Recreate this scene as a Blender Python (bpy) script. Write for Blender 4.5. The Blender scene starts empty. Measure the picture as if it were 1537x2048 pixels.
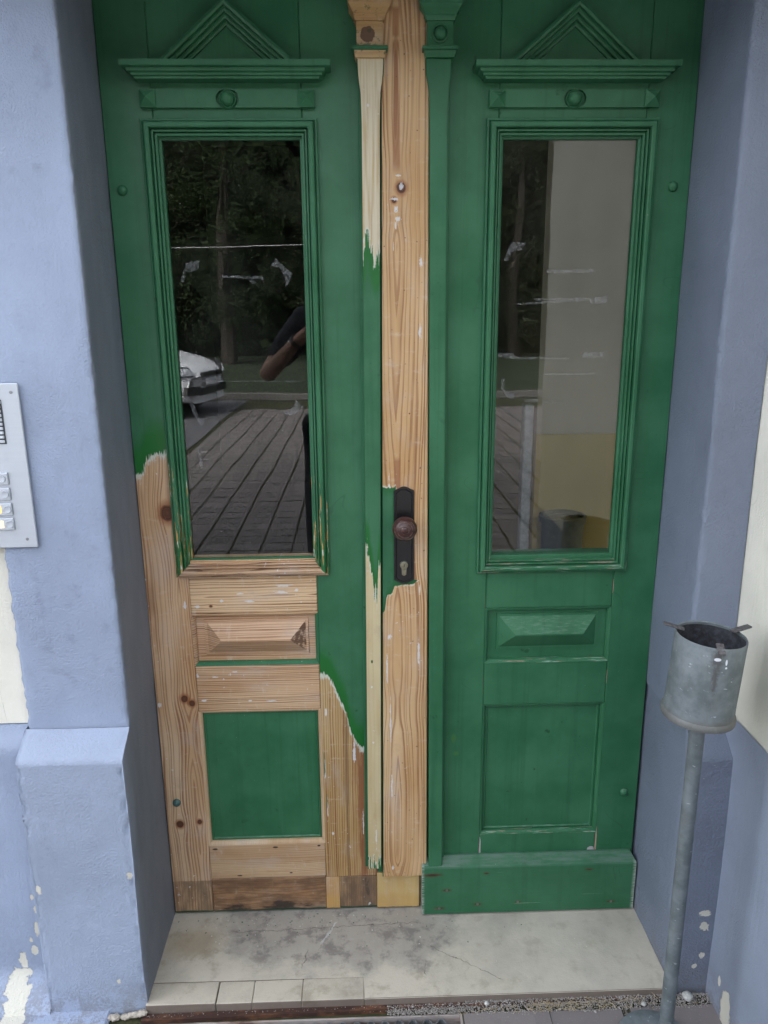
import bpy, bmesh, math, random
from mathutils import Vector, Matrix, noise as mnoise
R = math.radians
random.seed(7)
S = bpy.context.scene
COL = S.collection

# ------------------------------------------------------------------ camera, sky, sun, exposure
cam_d = bpy.data.cameras.new('camera')
cam = bpy.data.objects.new('camera', cam_d); COL.objects.link(cam)
pit, yaw, roll = 0.2564065, 0.02990244, -0.00831716
F = Vector((math.sin(yaw)*math.cos(pit), math.cos(yaw)*math.cos(pit), -math.sin(pit)))
Rt = Vector((math.cos(yaw), -math.sin(yaw), 0)); U = Rt.cross(F)
c_, s_ = math.cos(roll), math.sin(roll)
R2 = c_*Rt + s_*U; U2 = -s_*Rt + c_*U
m = Matrix((R2, U2, -F)).transposed().to_4x4()
m.translation = Vector((-0.0884, -1.599, 1.4403))
cam.matrix_world = m
cam_d.sensor_fit = 'VERTICAL'; cam_d.sensor_height = 32.0
cam_d.lens = 32.0*1535.0/2048.0
cam_d.clip_start = 0.02; cam_d.clip_end = 400
S.camera = cam

W = bpy.data.worlds.new('World'); S.world = W; W.use_nodes = True
wn = W.node_tree; bg = wn.nodes['Background']
sky = wn.nodes.new('ShaderNodeTexSky'); sky.sky_type = 'NISHITA'; sky.sun_disc = False
SUN_EL, SUN_AZ = R(44), R(-28)          # hazy sun over the house: the doorway lies in open shade, the yard beyond in light
sky.sun_elevation = SUN_EL; sky.sun_rotation = SUN_AZ
sky.air_density = 1.0; sky.dust_density = 5.0; sky.ozone_density = 1.5
hs = wn.nodes.new('ShaderNodeHueSaturation'); hs.inputs['Saturation'].default_value = .30      # thin cloud takes the blue out of the sky
wn.links.new(sky.outputs[0], hs.inputs['Color']); wn.links.new(hs.outputs[0], bg.inputs[0]); bg.inputs[1].default_value = 0.15
sl = bpy.data.lights.new('sun', 'SUN'); sl.energy = .85; sl.angle = R(9); sl.color = (1, .96, .91)
sun = bpy.data.objects.new('sun', sl); COL.objects.link(sun)
sdir = Vector((math.sin(SUN_AZ)*math.cos(SUN_EL), math.cos(SUN_AZ)*math.cos(SUN_EL), math.sin(SUN_EL)))
sun.rotation_euler = sdir.to_track_quat('Z', 'Y').to_euler(); sun.location = (3, -4, 9)
S.view_settings.view_transform = 'Standard'; S.view_settings.look = 'None'
S.view_settings.exposure = 2.98; S.view_settings.gamma = 1
S.view_settings.use_curve_mapping = False
S.cycles.max_bounces = 10; S.cycles.transparent_max_bounces = 16; S.cycles.diffuse_bounces = 5
S.cycles.caustics_reflective = False; S.cycles.caustics_refractive = False

# ------------------------------------------------------------------ node expression helper
class V:
    def __init__(s, b, k): s.b = b; s.k = k
    def _m(s, op, *a): return s.b.math(op, s, *a)
    def __add__(s, o): return s._m('ADD', o)
    __radd__ = __add__
    def __sub__(s, o): return s._m('SUBTRACT', o)
    def __rsub__(s, o): return s.b.math('SUBTRACT', o, s)
    def __mul__(s, o): return s._m('MULTIPLY', o)
    __rmul__ = __mul__
    def __truediv__(s, o): return s._m('DIVIDE', o)
    def __neg__(s): return s._m('MULTIPLY', -1.0)
class B:
    def __init__(s, name):
        s.mat = bpy.data.materials.new(name); s.mat.use_nodes = True
        s.t = s.mat.node_tree; s.n = s.t.nodes
        s.bsdf = s.n['Principled BSDF']
        tc = s.n.new('ShaderNodeTexCoord'); s.tc = tc
        sp = s.n.new('ShaderNodeSeparateXYZ'); s.t.links.new(tc.outputs['Object'], sp.inputs[0])
        s.X, s.Y, s.Z = [V(s, sp.outputs[i]) for i in range(3)]
        sn = s.n.new('ShaderNodeSeparateXYZ'); s.t.links.new(tc.outputs['Normal'], sn.inputs[0])
        s.NX, s.NY, s.NZ = [V(s, sn.outputs[i]) for i in range(3)]
        oi = s.n.new('ShaderNodeObjectInfo'); s.rnd = V(s, oi.outputs['Random'])
    def put(s, sock, v):
        if isinstance(v, V): s.t.links.new(v.k, sock)
        elif v is not None:
            if isinstance(v, tuple) and len(v) == 3 and sock.type == 'RGBA': v = (*v, 1)
            sock.default_value = v
    def math(s, op, *a):
        n = s.n.new('ShaderNodeMath'); n.operation = op
        for i, x in enumerate(a): s.put(n.inputs[i], x)
        return V(s, n.outputs[0])
    def vec(s, x, y, z):
        n = s.n.new('ShaderNodeCombineXYZ')
        for i, q in enumerate((x, y, z)): s.put(n.inputs[i], q)
        return V(s, n.outputs[0])
    def noise(s, x, y, z, scale=1.0, detail=3.0, rough=.5, dist=0.0):
        n = s.n.new('ShaderNodeTexNoise'); s.put(n.inputs['Vector'], s.vec(x, y, z))
        n.inputs['Scale'].default_value = scale; n.inputs['Detail'].default_value = detail
        n.inputs['Roughness'].default_value = rough; n.inputs['Distortion'].default_value = dist
        return V(s, n.outputs[0])
    def vor(s, x, y, z, scale=1.0, feature='F1'):
        n = s.n.new('ShaderNodeTexVoronoi'); n.feature = feature; s.put(n.inputs['Vector'], s.vec(x, y, z))
        n.inputs['Scale'].default_value = scale
        return V(s, n.outputs['Distance'])
    def ss(s, v, a, b, lo=0.0, hi=1.0):
        n = s.n.new('ShaderNodeMapRange'); n.interpolation_type = 'SMOOTHSTEP'
        s.put(n.inputs[0], v)
        if a > b: a, b, lo, hi = b, a, hi, lo
        for i, q in enumerate((a, b, lo, hi)): s.put(n.inputs[i+1], q)
        return V(s, n.outputs[0])
    def mx(s, a, b, f):
        n = s.n.new('ShaderNodeMix'); n.data_type = 'RGBA'
        s.put(n.inputs[0], f); s.put(n.inputs[6], a); s.put(n.inputs[7], b)
        return V(s, n.outputs[2])
    def mul(s, a, b, f=1.0):
        n = s.n.new('ShaderNodeMix'); n.data_type = 'RGBA'; n.blend_type = 'MULTIPLY'
        s.put(n.inputs[0], f); s.put(n.inputs[6], a); s.put(n.inputs[7], b)
        return V(s, n.outputs[2])
    def curve(s, v, pts, lo, hi):
        """pts [(x, y)] piecewise linear"""
        n = s.n.new('ShaderNodeFloatCurve'); x0, x1 = pts[0][0], pts[-1][0]
        c = n.mapping.curves[0]
        q = [((p[0]-x0)/(x1-x0), (p[1]-lo)/(hi-lo)) for p in pts]
        c.points[0].location = q[0]; c.points[1].location = q[-1]
        for p in q[1:-1]: c.points.new(*p)
        for p in c.points: p.handle_type = 'AUTO_CLAMPED'
        n.mapping.update()
        s.put(n.inputs['Value'], (v - x0)/(x1-x0))
        return V(s, n.outputs[0])*(hi-lo) + lo
    def spots(s, x, z, lst, edge=.35):
        """mask of soft ellipses (x, z, rx, rz)"""
        acc = None
        for (px, pz, rx, rz) in lst:
            dx = (x-px)/rx; dz = (z-pz)/rz
            g = s.math('SQRT', dx*dx + dz*dz)
            g = s.math('MAXIMUM', 1.0-g, 0.0)
            acc = g if acc is None else s.math('MAXIMUM', acc, g)
        return acc
    def out(s, color, rough=.5, bump=None, bstr=.5, bdist=.002, metal=0.0, spec=.5, coat=None):
        s.put(s.bsdf.inputs['Base Color'], color); s.put(s.bsdf.inputs['Roughness'], rough)
        s.put(s.bsdf.inputs['Metallic'], metal); s.put(s.bsdf.inputs['Specular IOR Level'], spec)
        if coat is not None: s.put(s.bsdf.inputs['Coat Weight'], coat)
        if bump is not None:
            n = s.n.new('ShaderNodeBump'); n.inputs['Strength'].default_value = bstr
            n.inputs['Distance'].default_value = bdist; s.put(n.inputs['Height'], bump)
            s.t.links.new(n.outputs[0], s.bsdf.inputs['Normal'])
        return s.mat

# ------------------------------------------------------------------ wood and paint
GREEN = (.022, .118, .066)
def aged_green(b, X, Z, seed=0.0):
    """old dull green coat: brush marks, chalky patches, small dark touch-ups"""
    n1 = b.noise(X+seed, b.Y, Z, 7, 4, .6)
    n2 = b.noise(X*34+seed, b.Y*8, Z*2.5, 1, 4, .6)
    n3 = b.noise(X+seed, b.Y, Z, 34, 3, .6)
    c = b.mx((.022, .118, .052), (.042, .162, .080), b.ss(n1, .30, .70))
    c = b.mx(c, (.05, .165, .075), b.ss(n2, .58, .8)*.18)
    sc = b.math('ABSOLUTE', b.noise(X+seed+1, b.Y, Z, 6.5, 1, .5, .6)-.5)
    c = b.mx(c, (.010, .055, .030), b.ss(sc, .0030, .0012)*b.ss(b.noise(X+seed+2, b.Y, Z, 9, 2, .5), .54, .64)*.3)
    st = b.noise(X*46+seed, b.Y, Z*1.3, 1, 5, .7)
    c = b.mx(c, (.013, .080, .034), b.ss(st, .50, .70)*.38)
    n6 = b.noise(X+seed+7, b.Y, Z, 90, 4, .7)
    c = b.mx(c, (.010, .052, .026), b.ss(n6, .66, .74)*.55)
    c = b.mx(c, (.06, .17, .10), b.ss(b.noise(X*26+seed+5, b.Y, Z*2.0, 1, 4, .6), .62, .76)*.35)
    c = b.mx(c, (.008, .060, .022), b.ss(n3, .68, .76)*.75)
    n4 = b.noise(X+seed+3, b.Y, Z, 210, 2, .6)
    c = b.mx(c, (.38, .42, .36), b.ss(n4 + b.ss(b.noise(X+seed+8, b.Y, Z, 11, 2, .5), .5, .75, 0, .05), .785, .81)*.6)
    c = b.mx(c, (.012, .035, .018), b.ss(b.noise(X+seed+9, b.Y, Z, 150, 2, .6), .76, .79)*.7)
    h = n2*.22 + n1*.5 + b.noise(X*90+seed, b.Y*40, Z*5, 1, 2, .5)*.12
    r = b.ss(n1, .3, .7, .36, .52)
    return c, r, h
def wood(b, a, l, ac=0.0, ring=.0065, seed=0.0, bow=None, amp=.03, bf=2.0, knots=(), light=(.62, .425, .265), dark=(.21, .075, .030), grey=0.0, lk=1.0):
    """pine board: the rings of a log cut by a plane (a across, l along)"""
    ad = a
    for (ka, kl, kr) in knots:
        dx = (a-ka)/(kr*1.7); dz = (l-kl)/(kr*4.0)
        g = b.math('EXPONENT', -(dx*dx+dz*dz))
        ad = ad - (a-ka)*g*.8
    wob = b.noise(a*14+seed, l*2.2, seed, 1, 3, .55) - .5
    ad = ad + wob*.013 + (b.noise(a*40+seed, l*9, seed+1, 1, 2, .5)-.5)*.0028
    if bow is None: bow = (b.noise(seed+3.1, l*bf, seed, 1, 1.5, .5)-.5)*(amp*2.4)
    da = ad - ac
    r = b.math('POWER', b.math('POWER', b.math('ABSOLUTE', da), 1.4) + b.math('POWER', b.math('ABSOLUTE', bow), 1.4), .7143)
    t = r/ring + (b.noise(r*60+seed, l*.5, seed, 1, 3, .6))*3.2
    p = b.math('FRACT', t + 10)
    band = b.ss(p, .42, .86)*b.ss(p, 1.0, .93)
    wid = b.noise(t*.9, seed, l*.6, 1, 1, .5)
    band = band*b.ss(wid, .30, .60, .40, 1.0)*b.ss(b.noise(a*16+seed, l*3.2, seed+21, 1, 3, .6), .32, .58, .30, 1.0)
    fib = b.noise(a*420+seed, l*7, seed, 1, 3, .6)
    film = b.noise(a*22+seed, l*7, seed+8, 1, 4, .6)
    fine = b.noise(a*900+seed, l*22, seed, 1, 2, .6)
    tone = b.noise(a*11+seed, l*2.3, seed+5, 1, 3, .55)
    base = b.mx(light, (light[0]*.80, light[1]*.70, light[2]*.55), b.ss(tone, .35, .68))
    base = b.mx(base, (light[0]*1.15, light[1]*1.28, light[2]*1.35), b.ss(b.noise(a*9+seed+7, l*1.6, seed, 1, 2, .5), .52, .75)*.6)
    c = b.mx(base, dark, b.math('POWER', band, .8)*.88*lk)
    c = b.mx(c, (dark[0]*.7, dark[1]*.7, dark[2]*.7), b.ss(fib, .60, .76)*.30)
    c = b.mx(c, (light[0]*1.2, light[1]*1.25, light[2]*1.3), b.ss(fine, .60, .75)*.22)
    c = b.mx(c, (.50, .44, .42), b.ss(film, .50, .72)*.30)
    c = b.mx(c, (.62, .53, .43), b.ss(b.noise(a*26+seed, l*55, seed+33, 1, 4, .7), .56, .72)*.35)
    c = b.mx(c, (.40, .30, .22), b.ss(b.noise(a*14+seed, l*14, seed+40, 1, 5, .7), .56, .70)*.35)
    c = b.mx(c, (.30, .115, .045), b.ss(b.noise(a*30+seed, l*5, seed+15, 1, 4, .65), .60, .78)*.45)
    for (ka, kl, kr) in knots:
        dx = (a-ka)/kr; dz = (l-kl)/(kr*1.15)
        kd = b.math('SQRT', dx*dx+dz*dz) + (b.noise(a, l, seed, 90, 2, .5)-.5)*.35
        kc = b.mx((.16, .055, .022), (.045, .016, .008), b.ss(b.noise(kd*4, seed, seed, 1, 2, .5), .35, .65))
        c = b.mx(c, (.27, .085, .026), b.ss(kd, 1.8, .9)*.7)
        c = b.mx(c, kc, b.ss(kd, 1.02, .82))
    if grey:
        g1 = b.noise(a*20+seed, l*4, seed+2, 1, 4, .65)
        c = b.mx(c, (.165, .118, .085), b.ss(g1, .62-.28*grey, .72-.12*grey)*min(1, .75*grey))
    return c, .62, band*.5 + fib*.35 + fine*.2
def specks(b, a, l, seed, c, dens=.70, col=(.66, .66, .68), lst=()):
    """white filler and primer left behind in the pores"""
    n = b.noise(a*1.0+seed, l*1.0, seed, 95, 3, .6)
    g = b.noise(a+seed, l, seed, 6, 2, .5)
    c = b.mx(c, col, b.ss(n + (g-.5)*.35, dens, dens+.035)*.85)
    if lst:
        m_ = b.spots(a, l, lst)*.9 + (b.noise(a*420+seed, l*60, seed, 1, 4, .7)-.5)*1.5 + (b.noise(a+seed, l, seed, 70, 3, .7)-.5)*.9
        c = b.mx(c, col, b.ss(m_, .36, .56)*.85)
    return c
def painted(name, s_fn, seed=0.0, extra=None, vertical=True, spots=(), wspots=(), fringe=1.0, sides=False, **wk):
    """s_fn(b) -> metres into the paint (positive) or bare wood (negative)"""
    b = B(name)
    X, Z = b.X, b.Z
    a, l = (X, Z) if vertical else (Z, X)
    if not vertical and 'knots' in wk: pass
    wc, wr, wh = wood(b, a, l, seed=seed, **wk)
    if extra: wc = extra(b, wc)
    wc = specks(b, a, l, seed, wc, .72, lst=wspots)
    gc, gr, gh = aged_green(b, X, Z, seed)
    s = s_fn(b)
    streak = b.noise(a*420+seed, l*10, seed, 1, 3, .6)-.5
    cloud = b.noise(a+seed, l, seed, 45, 4, .6)-.5
    s2 = s + streak*.046*fringe + cloud*.020*fringe
    fresh = b.ss(s + (b.noise(a+seed, l, seed, 22, 3, .5)-.5)*.06, .085, .03)
    gc = b.mx(gc, (.006, .125, .016), fresh*.92)
    paint = b.ss(s2, -.0015, .0015)
    white = b.ss(s2 + cloud*.030, -.016, -.005)*b.ss(b.noise(a*120+seed, l*20, seed, 1, 3, .6), .30, .46)
    wc = b.mx(wc, (.60, .64, .58), white*.9)
    c = b.mx(wc, gc, paint)
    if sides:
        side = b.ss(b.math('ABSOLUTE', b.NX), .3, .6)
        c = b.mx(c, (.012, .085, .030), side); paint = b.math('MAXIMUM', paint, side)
    if spots:
        m_ = b.spots(X, Z, spots) + cloud*.8
        c = b.mx(c, (.010, .11, .035), b.ss(m_, .3, .4)*(1.0-paint))
    r = b.ss(paint, 0, 1, .62, .42)
    h = b.mx(wh, gh, paint)
    h = h._m('ADD', paint*.9)
    return b.out(c, r, h, .55, .0012)
def bare(name, seed=0.0, vertical=True, extra=None, wspots=(), dens=.72, bd=.0012, **wk):
    b = B(name); X, Z = b.X, b.Z
    a, l = (X, Z) if vertical else (Z, X)
    wc, wr, wh = wood(b, a, l, seed=seed, **wk)
    wc = specks(b, a, l, seed, wc, dens, lst=wspots)
    if extra: wc = extra(b, wc)
    return b.out(wc, .62, wh, .6, bd)
def green_mat(name, seed=0.0, worn=None, chips=0.0):
    b = B(name); X, Z = b.X, b.Z
    c, r, h = aged_green(b, X, Z, seed)
    if worn: c = worn(b, c)
    return b.out(c, r, h, .28, .0012, spec=.35)

# ------------------------------------------------------------------ mesh helpers (vertices in world metres)
OFF = {}
def empty(name, loc=(0, 0, 0), label=None, cat=None, group=None, kind=None):
    o = bpy.data.objects.new(name, None); COL.objects.link(o); o.location = loc
    o.empty_display_size = .1; OFF[o.name] = Vector(loc)
    if label: o['label'] = label
    if cat: o['category'] = cat
    if group: o['group'] = group
    if kind: o['kind'] = kind
    return o
def tag(o, label=None, cat=None, group=None, kind=None):
    if label: o['label'] = label
    if cat: o['category'] = cat
    if group: o['group'] = group
    if kind: o['kind'] = kind
    return o
def link(name, me, mat, parent=None, local=False, smooth=False):
    o = bpy.data.objects.new(name, me); COL.objects.link(o)
    if mat and not me.materials: me.materials.append(mat)
    if smooth:
        for p in me.polygons: p.use_smooth = True
    OFF[o.name] = Vector((0, 0, 0))
    if parent:
        o.parent = parent
        if not local: o.location = -OFF.get(parent.name, Vector((0, 0, 0)))
    return o
def M(name, vs, fs, mat, parent=None, smooth=False, local=False, kind=None, label=None):
    me = bpy.data.meshes.new(name); me.from_pydata([tuple(v) for v in vs], [], fs); me.validate()
    o = link(name, me, mat, parent, local, smooth)
    if kind: o['kind'] = kind
    if label: o['label'] = label
    return o
def bmo(name, bm, mat, parent=None, smooth=False, local=False, kind=None, label=None):
    bmesh.ops.recalc_face_normals(bm, faces=bm.faces)
    me = bpy.data.meshes.new(name); bm.to_mesh(me); bm.free()
    o = link(name, me, mat, parent, local, smooth)
    if kind: o['kind'] = kind
    if label: o['label'] = label
    return o
def bbox(bm, x0, x1, y0, y1, z0, z1, bev=0.0, seg=1):
    r = bmesh.ops.create_cube(bm, size=1.0)
    for v in r['verts']:
        v.co = Vector(((x0+x1)/2+v.co.x*(x1-x0), (y0+y1)/2+v.co.y*(y1-y0), (z0+z1)/2+v.co.z*(z1-z0)))
    if bev:
        es = list({e for v in r['verts'] for e in v.link_edges})
        bmesh.ops.bevel(bm, geom=es, offset=bev, segments=seg, affect='EDGES', profile=.5)
def box(name, x0, x1, y0, y1, z0, z1, mat, parent=None, bev=.0012, **k):
    bm = bmesh.new(); bbox(bm, x0, x1, y0, y1, z0, z1, bev); return bmo(name, bm, mat, parent, **k)
def hexa(name, q, y0, y1, mat, parent=None, bev=.0012, **k):
    """prism of an x,z polygon between depths y0 (front) and y1"""
    bm = bmesh.new(); n = len(q)
    f = [bm.verts.new((p[0], y0, p[1])) for p in q]; g = [bm.verts.new((p[0], y1, p[1])) for p in q]
    bm.faces.new(f); bm.faces.new(list(reversed(g)))
    for i in range(n): bm.faces.new((f[i], g[i], g[(i+1) % n], f[(i+1) % n]))
    if bev: bmesh.ops.bevel(bm, geom=[e for e in bm.edges if e.verts[0] in f and e.verts[1] in f], offset=bev, segments=1, affect='EDGES')
    return bmo(name, bm, mat, parent, **k)
def lathe(name, prof, c, axis, mat, parent=None, n=32, smooth=True, label=None, scale=(1, 1), auto=True):
    """prof [(r, t)] revolved about axis through c"""
    vs, fs = [], []
    ax = Vector(axis).normalized(); u = ax.orthogonal().normalized(); w = ax.cross(u)
    for (r, t) in prof:
        for i in range(n):
            a = 2*math.pi*i/n
            vs.append(Vector(c) + ax*t + (u*math.cos(a)+w*math.sin(a))*r)
    for j in range(len(prof)-1):
        for i in range(n):
            k = (i+1) % n
            fs.append((j*n+i, j*n+k, (j+1)*n+k, (j+1)*n+i))
    fs.append(tuple(range(n-1, -1, -1))); fs.append(tuple(range((len(prof)-1)*n, len(prof)*n)))
    bm = bmesh.new(); me = bpy.data.meshes.new(name); me.from_pydata([tuple(v) for v in vs], [], fs)
    bm.from_mesh(me); bpy.data.meshes.remove(me)
    bmesh.ops.remove_doubles(bm, verts=bm.verts, dist=1e-6)
    if auto and smooth:
        for e in bm.edges:
            if len(e.link_faces) == 2 and e.calc_face_angle(0) > .7: e.smooth = False
    o = bmo(name, bm, mat, parent, smooth, label=label)
    return o
def mould(name, x0, x1, z0, z1, prof, side, mat, parent):
    """one mitred side of a rectangular moulding; prof [(inset, y)]"""
    vs, fs = [], []
    for (t, y) in prof:
        if side == 't': vs += [(x0+t, y, z1-t), (x1-t, y, z1-t)]
        if side == 'b': vs += [(x0+t, y, z0+t), (x1-t, y, z0+t)]
        if side == 'l': vs += [(x0+t, y, z0+t), (x0+t, y, z1-t)]
        if side == 'r': vs += [(x1-t, y, z0+t), (x1-t, y, z1-t)]
    n = len(prof)
    for i in range(n):
        k = (i+1) % n; fs.append((2*i, 2*i+1, 2*k+1, 2*k))
    fs.append(tuple(range(0, 2*n, 2))); fs.append(tuple(range(1, 2*n, 2)))
    bm = bmesh.new(); me = bpy.data.meshes.new('t'); me.from_pydata(vs, [], fs); bm.from_mesh(me); bpy.data.meshes.remove(me)
    bmesh.ops.recalc_face_normals(bm, faces=bm.faces)
    return bmo(name, bm, mat, parent)

# ------------------------------------------------------------------ materials
def stucco(name, base, dirt, seed=0.0, peel=None, scale=1.0, rough=.58, extra=None):
    b = B(name); X, Y, Z = b.X, b.Y, b.Z
    big = b.noise(X+seed, Y, Z, 3, 4, .55); mid = b.noise(X+seed, Y, Z, 26, 4, .6); fine = b.noise(X+seed, Y, Z, 170, 7, .72)
    c = b.mx(base, tuple(v*.82 for v in base), b.ss(big, .35, .7))
    c = b.mx(c, tuple(v*.70 for v in base), b.ss(b.noise(X*1.0+seed+6, Y, Z*.5, 9, 5, .65), .55, .75)*.35)
    c = b.mx(c, dirt, b.ss(mid+(big-.5)*.6, .60, .86)*.35)
    c = b.mx(c, tuple(min(1, v*1.25) for v in base), b.ss(b.noise(X+seed, Y, Z, 330, 2, .5), .70, .78)*.5)
    vb = b.noise(X*90+seed, Y*90, Z*3, 1, 3, .6)
    h = big*.15*scale + mid*.22*scale + fine*.62*scale + vb*.30 
    patch = b.ss(b.noise(X+seed+4, Y, Z, 5, 2, .5), .50, .62)
    h = h + b.noise(X+seed, Y, Z, 290, 1, .5)*patch*.55*scale
    dirt_low = b.ss(Z + (mid-.5)*.12, .10, -.02)
    hc = b.math('ABSOLUTE', b.noise(X+seed+2, Y, Z*.55, 4.2, 2, .5, .5)-.5)
    hm = b.ss(hc, .0012, .0004)*b.ss(b.noise(X+seed+11, Y, Z, 3.1, 1, .5), .66, .72)*b.ss(b.noise(X, Y, Z, 80, 3, .6), .42, .55)
    h = h - hm*.8
    c = b.mx(c, (.17, .145, .115), dirt_low*b.ss(fine+(mid-.5), .40, .62)*.5)
    c = b.mx(c, tuple(v*.35 for v in base), hm*.6)
    if peel:
        pm = peel(b)
        c = b.mx(c, (.66, .64, .56), pm); h = h - pm*1.2
    if extra: c = extra(b, c)
    return b.out(c, rough, h, .62, .0058, spec=.4)
BLUE = (.350, .415, .560)
def reveal_shade(b, c):
    # shade of the doorway's inner faces, put into their colour as darker grey
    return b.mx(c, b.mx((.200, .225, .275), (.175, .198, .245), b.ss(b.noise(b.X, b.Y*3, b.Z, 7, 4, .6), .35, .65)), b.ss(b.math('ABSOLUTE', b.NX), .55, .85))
def peel_l(b):
    s = b.spots(b.X, b.Z, [(-.850, .01, .040, .075), (-.815, .10, .012, .02), (-.803, .155, .010, .03), (-.80, .205, .008, .015), (-.842, .075, .014, .03), (-.806, .235, .006, .010), (-.82, .128, .006, .010)])
    n = b.noise(b.X, b.Y, b.Z, 55, 5, .7)-.5
    return b.ss(s*.9 + n*1.4, .30, .36)
def peel_base(b):
    s = b.spots(b.X, b.Z, [(-.622, .060, .007, .009), (-.575, .325, .010, .013), (-.762, .30, .010, .016)])
    n = b.noise(b.X, b.Y, b.Z, 90, 5, .7)-.5
    n2 = b.noise(b.X, b.Y, b.Z, 260, 3, .7)-.5
    return b.ss(s + n*1.3 + n2*.7, .34, .40)
def peel_r(b):
    s = b.spots(b.X, b.Z, [(.632, .155, .016, .018), (.635, .078, .010, .012), (.623, .05, .010, .009), (.5785, .10, .0035, .16), (.632, .19, .018, .012)])
    n = b.noise(b.X, b.Y, b.Z, 70, 5, .7)-.5
    n2 = b.noise(b.X, b.Y, b.Z, 240, 3, .7)-.5
    return b.ss(s + n*1.3 + n2*.8, .34, .40)
def peel_wing(b):
    s = b.spots(b.Y, b.Z, [(-.335, .015, .030, .075), (-.30, .06, .008, .02), (-.42, .0, .06, .05)])
    n = b.noise(b.X, b.Y*2.2, b.Z*.8, 60, 5, .7)-.5
    return b.ss(s + n*.8, .30, .36)
blue_l = stucco('blue_plaster_paint_weathered', BLUE, (.15, .18, .26), 0, None, extra=reveal_shade)
blue_plinth = stucco('blue_plaster_paint_peeling', (.350, .415, .560), (.18, .21, .28), 2.0, peel_l)
blue_base = stucco('blue_plaster_paint_blistered', (.370, .435, .575), (.18, .21, .29), 4.0, peel_base, 1.2, extra=reveal_shade)
blue_r = stucco('blue_plaster_paint_coarse_shaded', (.205, .240, .315), (.11, .13, .18), 6.0, None, 1.3)  # same blue paint, darkened: the wing's shade is put into the colour
blue_rbase = stucco('blue_plaster_paint_lumpy_shaded', (.195, .228, .300), (.10, .12, .17), 8.0, peel_r, 1.6)  # base of the right pier, with that shade in its colour too
blue_wing = stucco('blue_plaster_paint_wing', (.270, .315, .405), (.16, .18, .23), 10.0, peel_wing, .5)
def paint_edge(b, c):
    # the cream coat ends in a hand-painted edge against the blue
    e = b.Z*(-.0)+b.X
    return c
cream = stucco('cream_wall_paint', (.88, .855, .76), (.72, .69, .58), 12.0, None, .7, .8)
def grime(b, c): return b.mx(c, (.28, .25, .19), b.ss(b.noise(b.X, b.Y, b.Z, 300, 2, .5), .74, .78)*.5)
cream_wing = stucco('cream_wall_paint_wing', (.84, .82, .71), (.66, .61, .47), 14.0, None, .35, .8, grime)

# door materials
GS = green_mat('old_green_paint', 0.0)
def worn_low(b, c):
    # edges rubbed through to orange wood lower down
    n = b.noise(b.X*230, b.Y*230, b.Z*13, 1, 4, .65)
    lim = b.ss(b.Z, 1.30, .90, 0.015, .19)
    m_ = b.ss(n + lim, .735, .76)
    w = b.mx((.50, .28, .10), (.60, .58, .50), b.ss(b.noise(b.X, b.Y, b.Z, 60, 2, .5), .52, .6))
    fresh = b.ss(b.Z, 1.02, .93)*.6
    c = b.mx(c, (.008, .11, .022), fresh)
    return b.mx(c, w, m_*.95)
GM_L = green_mat('green_moulding_paint_rubbed', 1.0, worn_low)
def worn_r(b, c):
    n = b.noise(b.X*230, b.Y*230, b.Z*13, 1, 4, .65)
    lim = b.ss(b.Z, 1.30, .90, 0.025, .09)
    return b.mx(c, (.50, .46, .38), b.ss(n+lim, .75, .78)*.9)
GM_R = green_mat('green_moulding_paint_chipped', 2.0, worn_r)
def flaking(b, c):
    n = b.noise(b.X*16, b.Y*300, b.Z*260, 1, 5, .65)
    m_ = b.ss(n, .55, .60)
    w = b.mx((.34, .24, .19), (.26, .42, .33), b.ss(b.noise(b.X*20, b.Y*300, b.Z*300+4, 1, 3, .6), .46, .56))
    w = b.mx(w, (.07, .05, .04), b.ss(n, .66, .70))
    return b.mx(c, w, m_*.9)
G_FLAKE = green_mat('green_paint_flaking_off', 3.0, flaking)
def pale_tops(b, c):
    up = b.ss(b.NZ, .3, .7)  # upward faces mixed paler in noisy patches
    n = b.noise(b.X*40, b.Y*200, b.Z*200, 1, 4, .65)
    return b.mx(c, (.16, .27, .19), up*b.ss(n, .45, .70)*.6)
G_EDGE = green_mat('green_paint_paler_tops', 4.0, pale_tops)
def plinth_marks(b, c):
    n = b.noise(b.X*9, b.Y*30, b.Z*260, 1, 4, .6)
    c = b.mx(c, (.040, .130, .070), b.ss(n, .42, .62)*.5)
    s = b.spots(b.X, b.Z, [(.104, .074, .020, .007), (.18, .031, .020, .007), (.086, .022, .026, .007), (.279, .034, .016, .006), (.51, .027, .022, .006), (.068, .118, .045, .010), (.20, .119, .014, .006), (.45, .122, .02, .006)])
    s = s + (b.noise(b.X*25, 0.0, b.Z*120, 1, 3, .6)-.5)*.5
    c = b.mx(c, (.085, .042, .024), b.ss(s, .25, .75)*.8)
    c = b.mx(c, (.045, .024, .016), b.ss(s, .62, .95))
    lines = b.ss(b.noise(b.X*5, 0.0, b.Z*420, 1, 3, .6), .70, .73)
    c = b.mx(c, (.42, .50, .42), lines*.6)
    ends = b.math('MAXIMUM', b.ss(b.X, .052, .043), b.ss(b.X, .556, .565))
    c = b.mx(c, (.42, .44, .40), ends*b.ss(b.noise(b.X*30, 0.0, b.Z*300, 1, 3, .6), .42, .52)*.8)
    up = b.ss(b.NZ, .2, .6)
    return b.mx(c, (.11, .17, .14), up*b.ss(b.noise(b.X*20, b.Y*100, b.Z*100, 1, 4, .65), .30, .70)*.8)
G_PLINTH = green_mat('green_paint_over_weathered_board', 5.0, plinth_marks)
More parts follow.
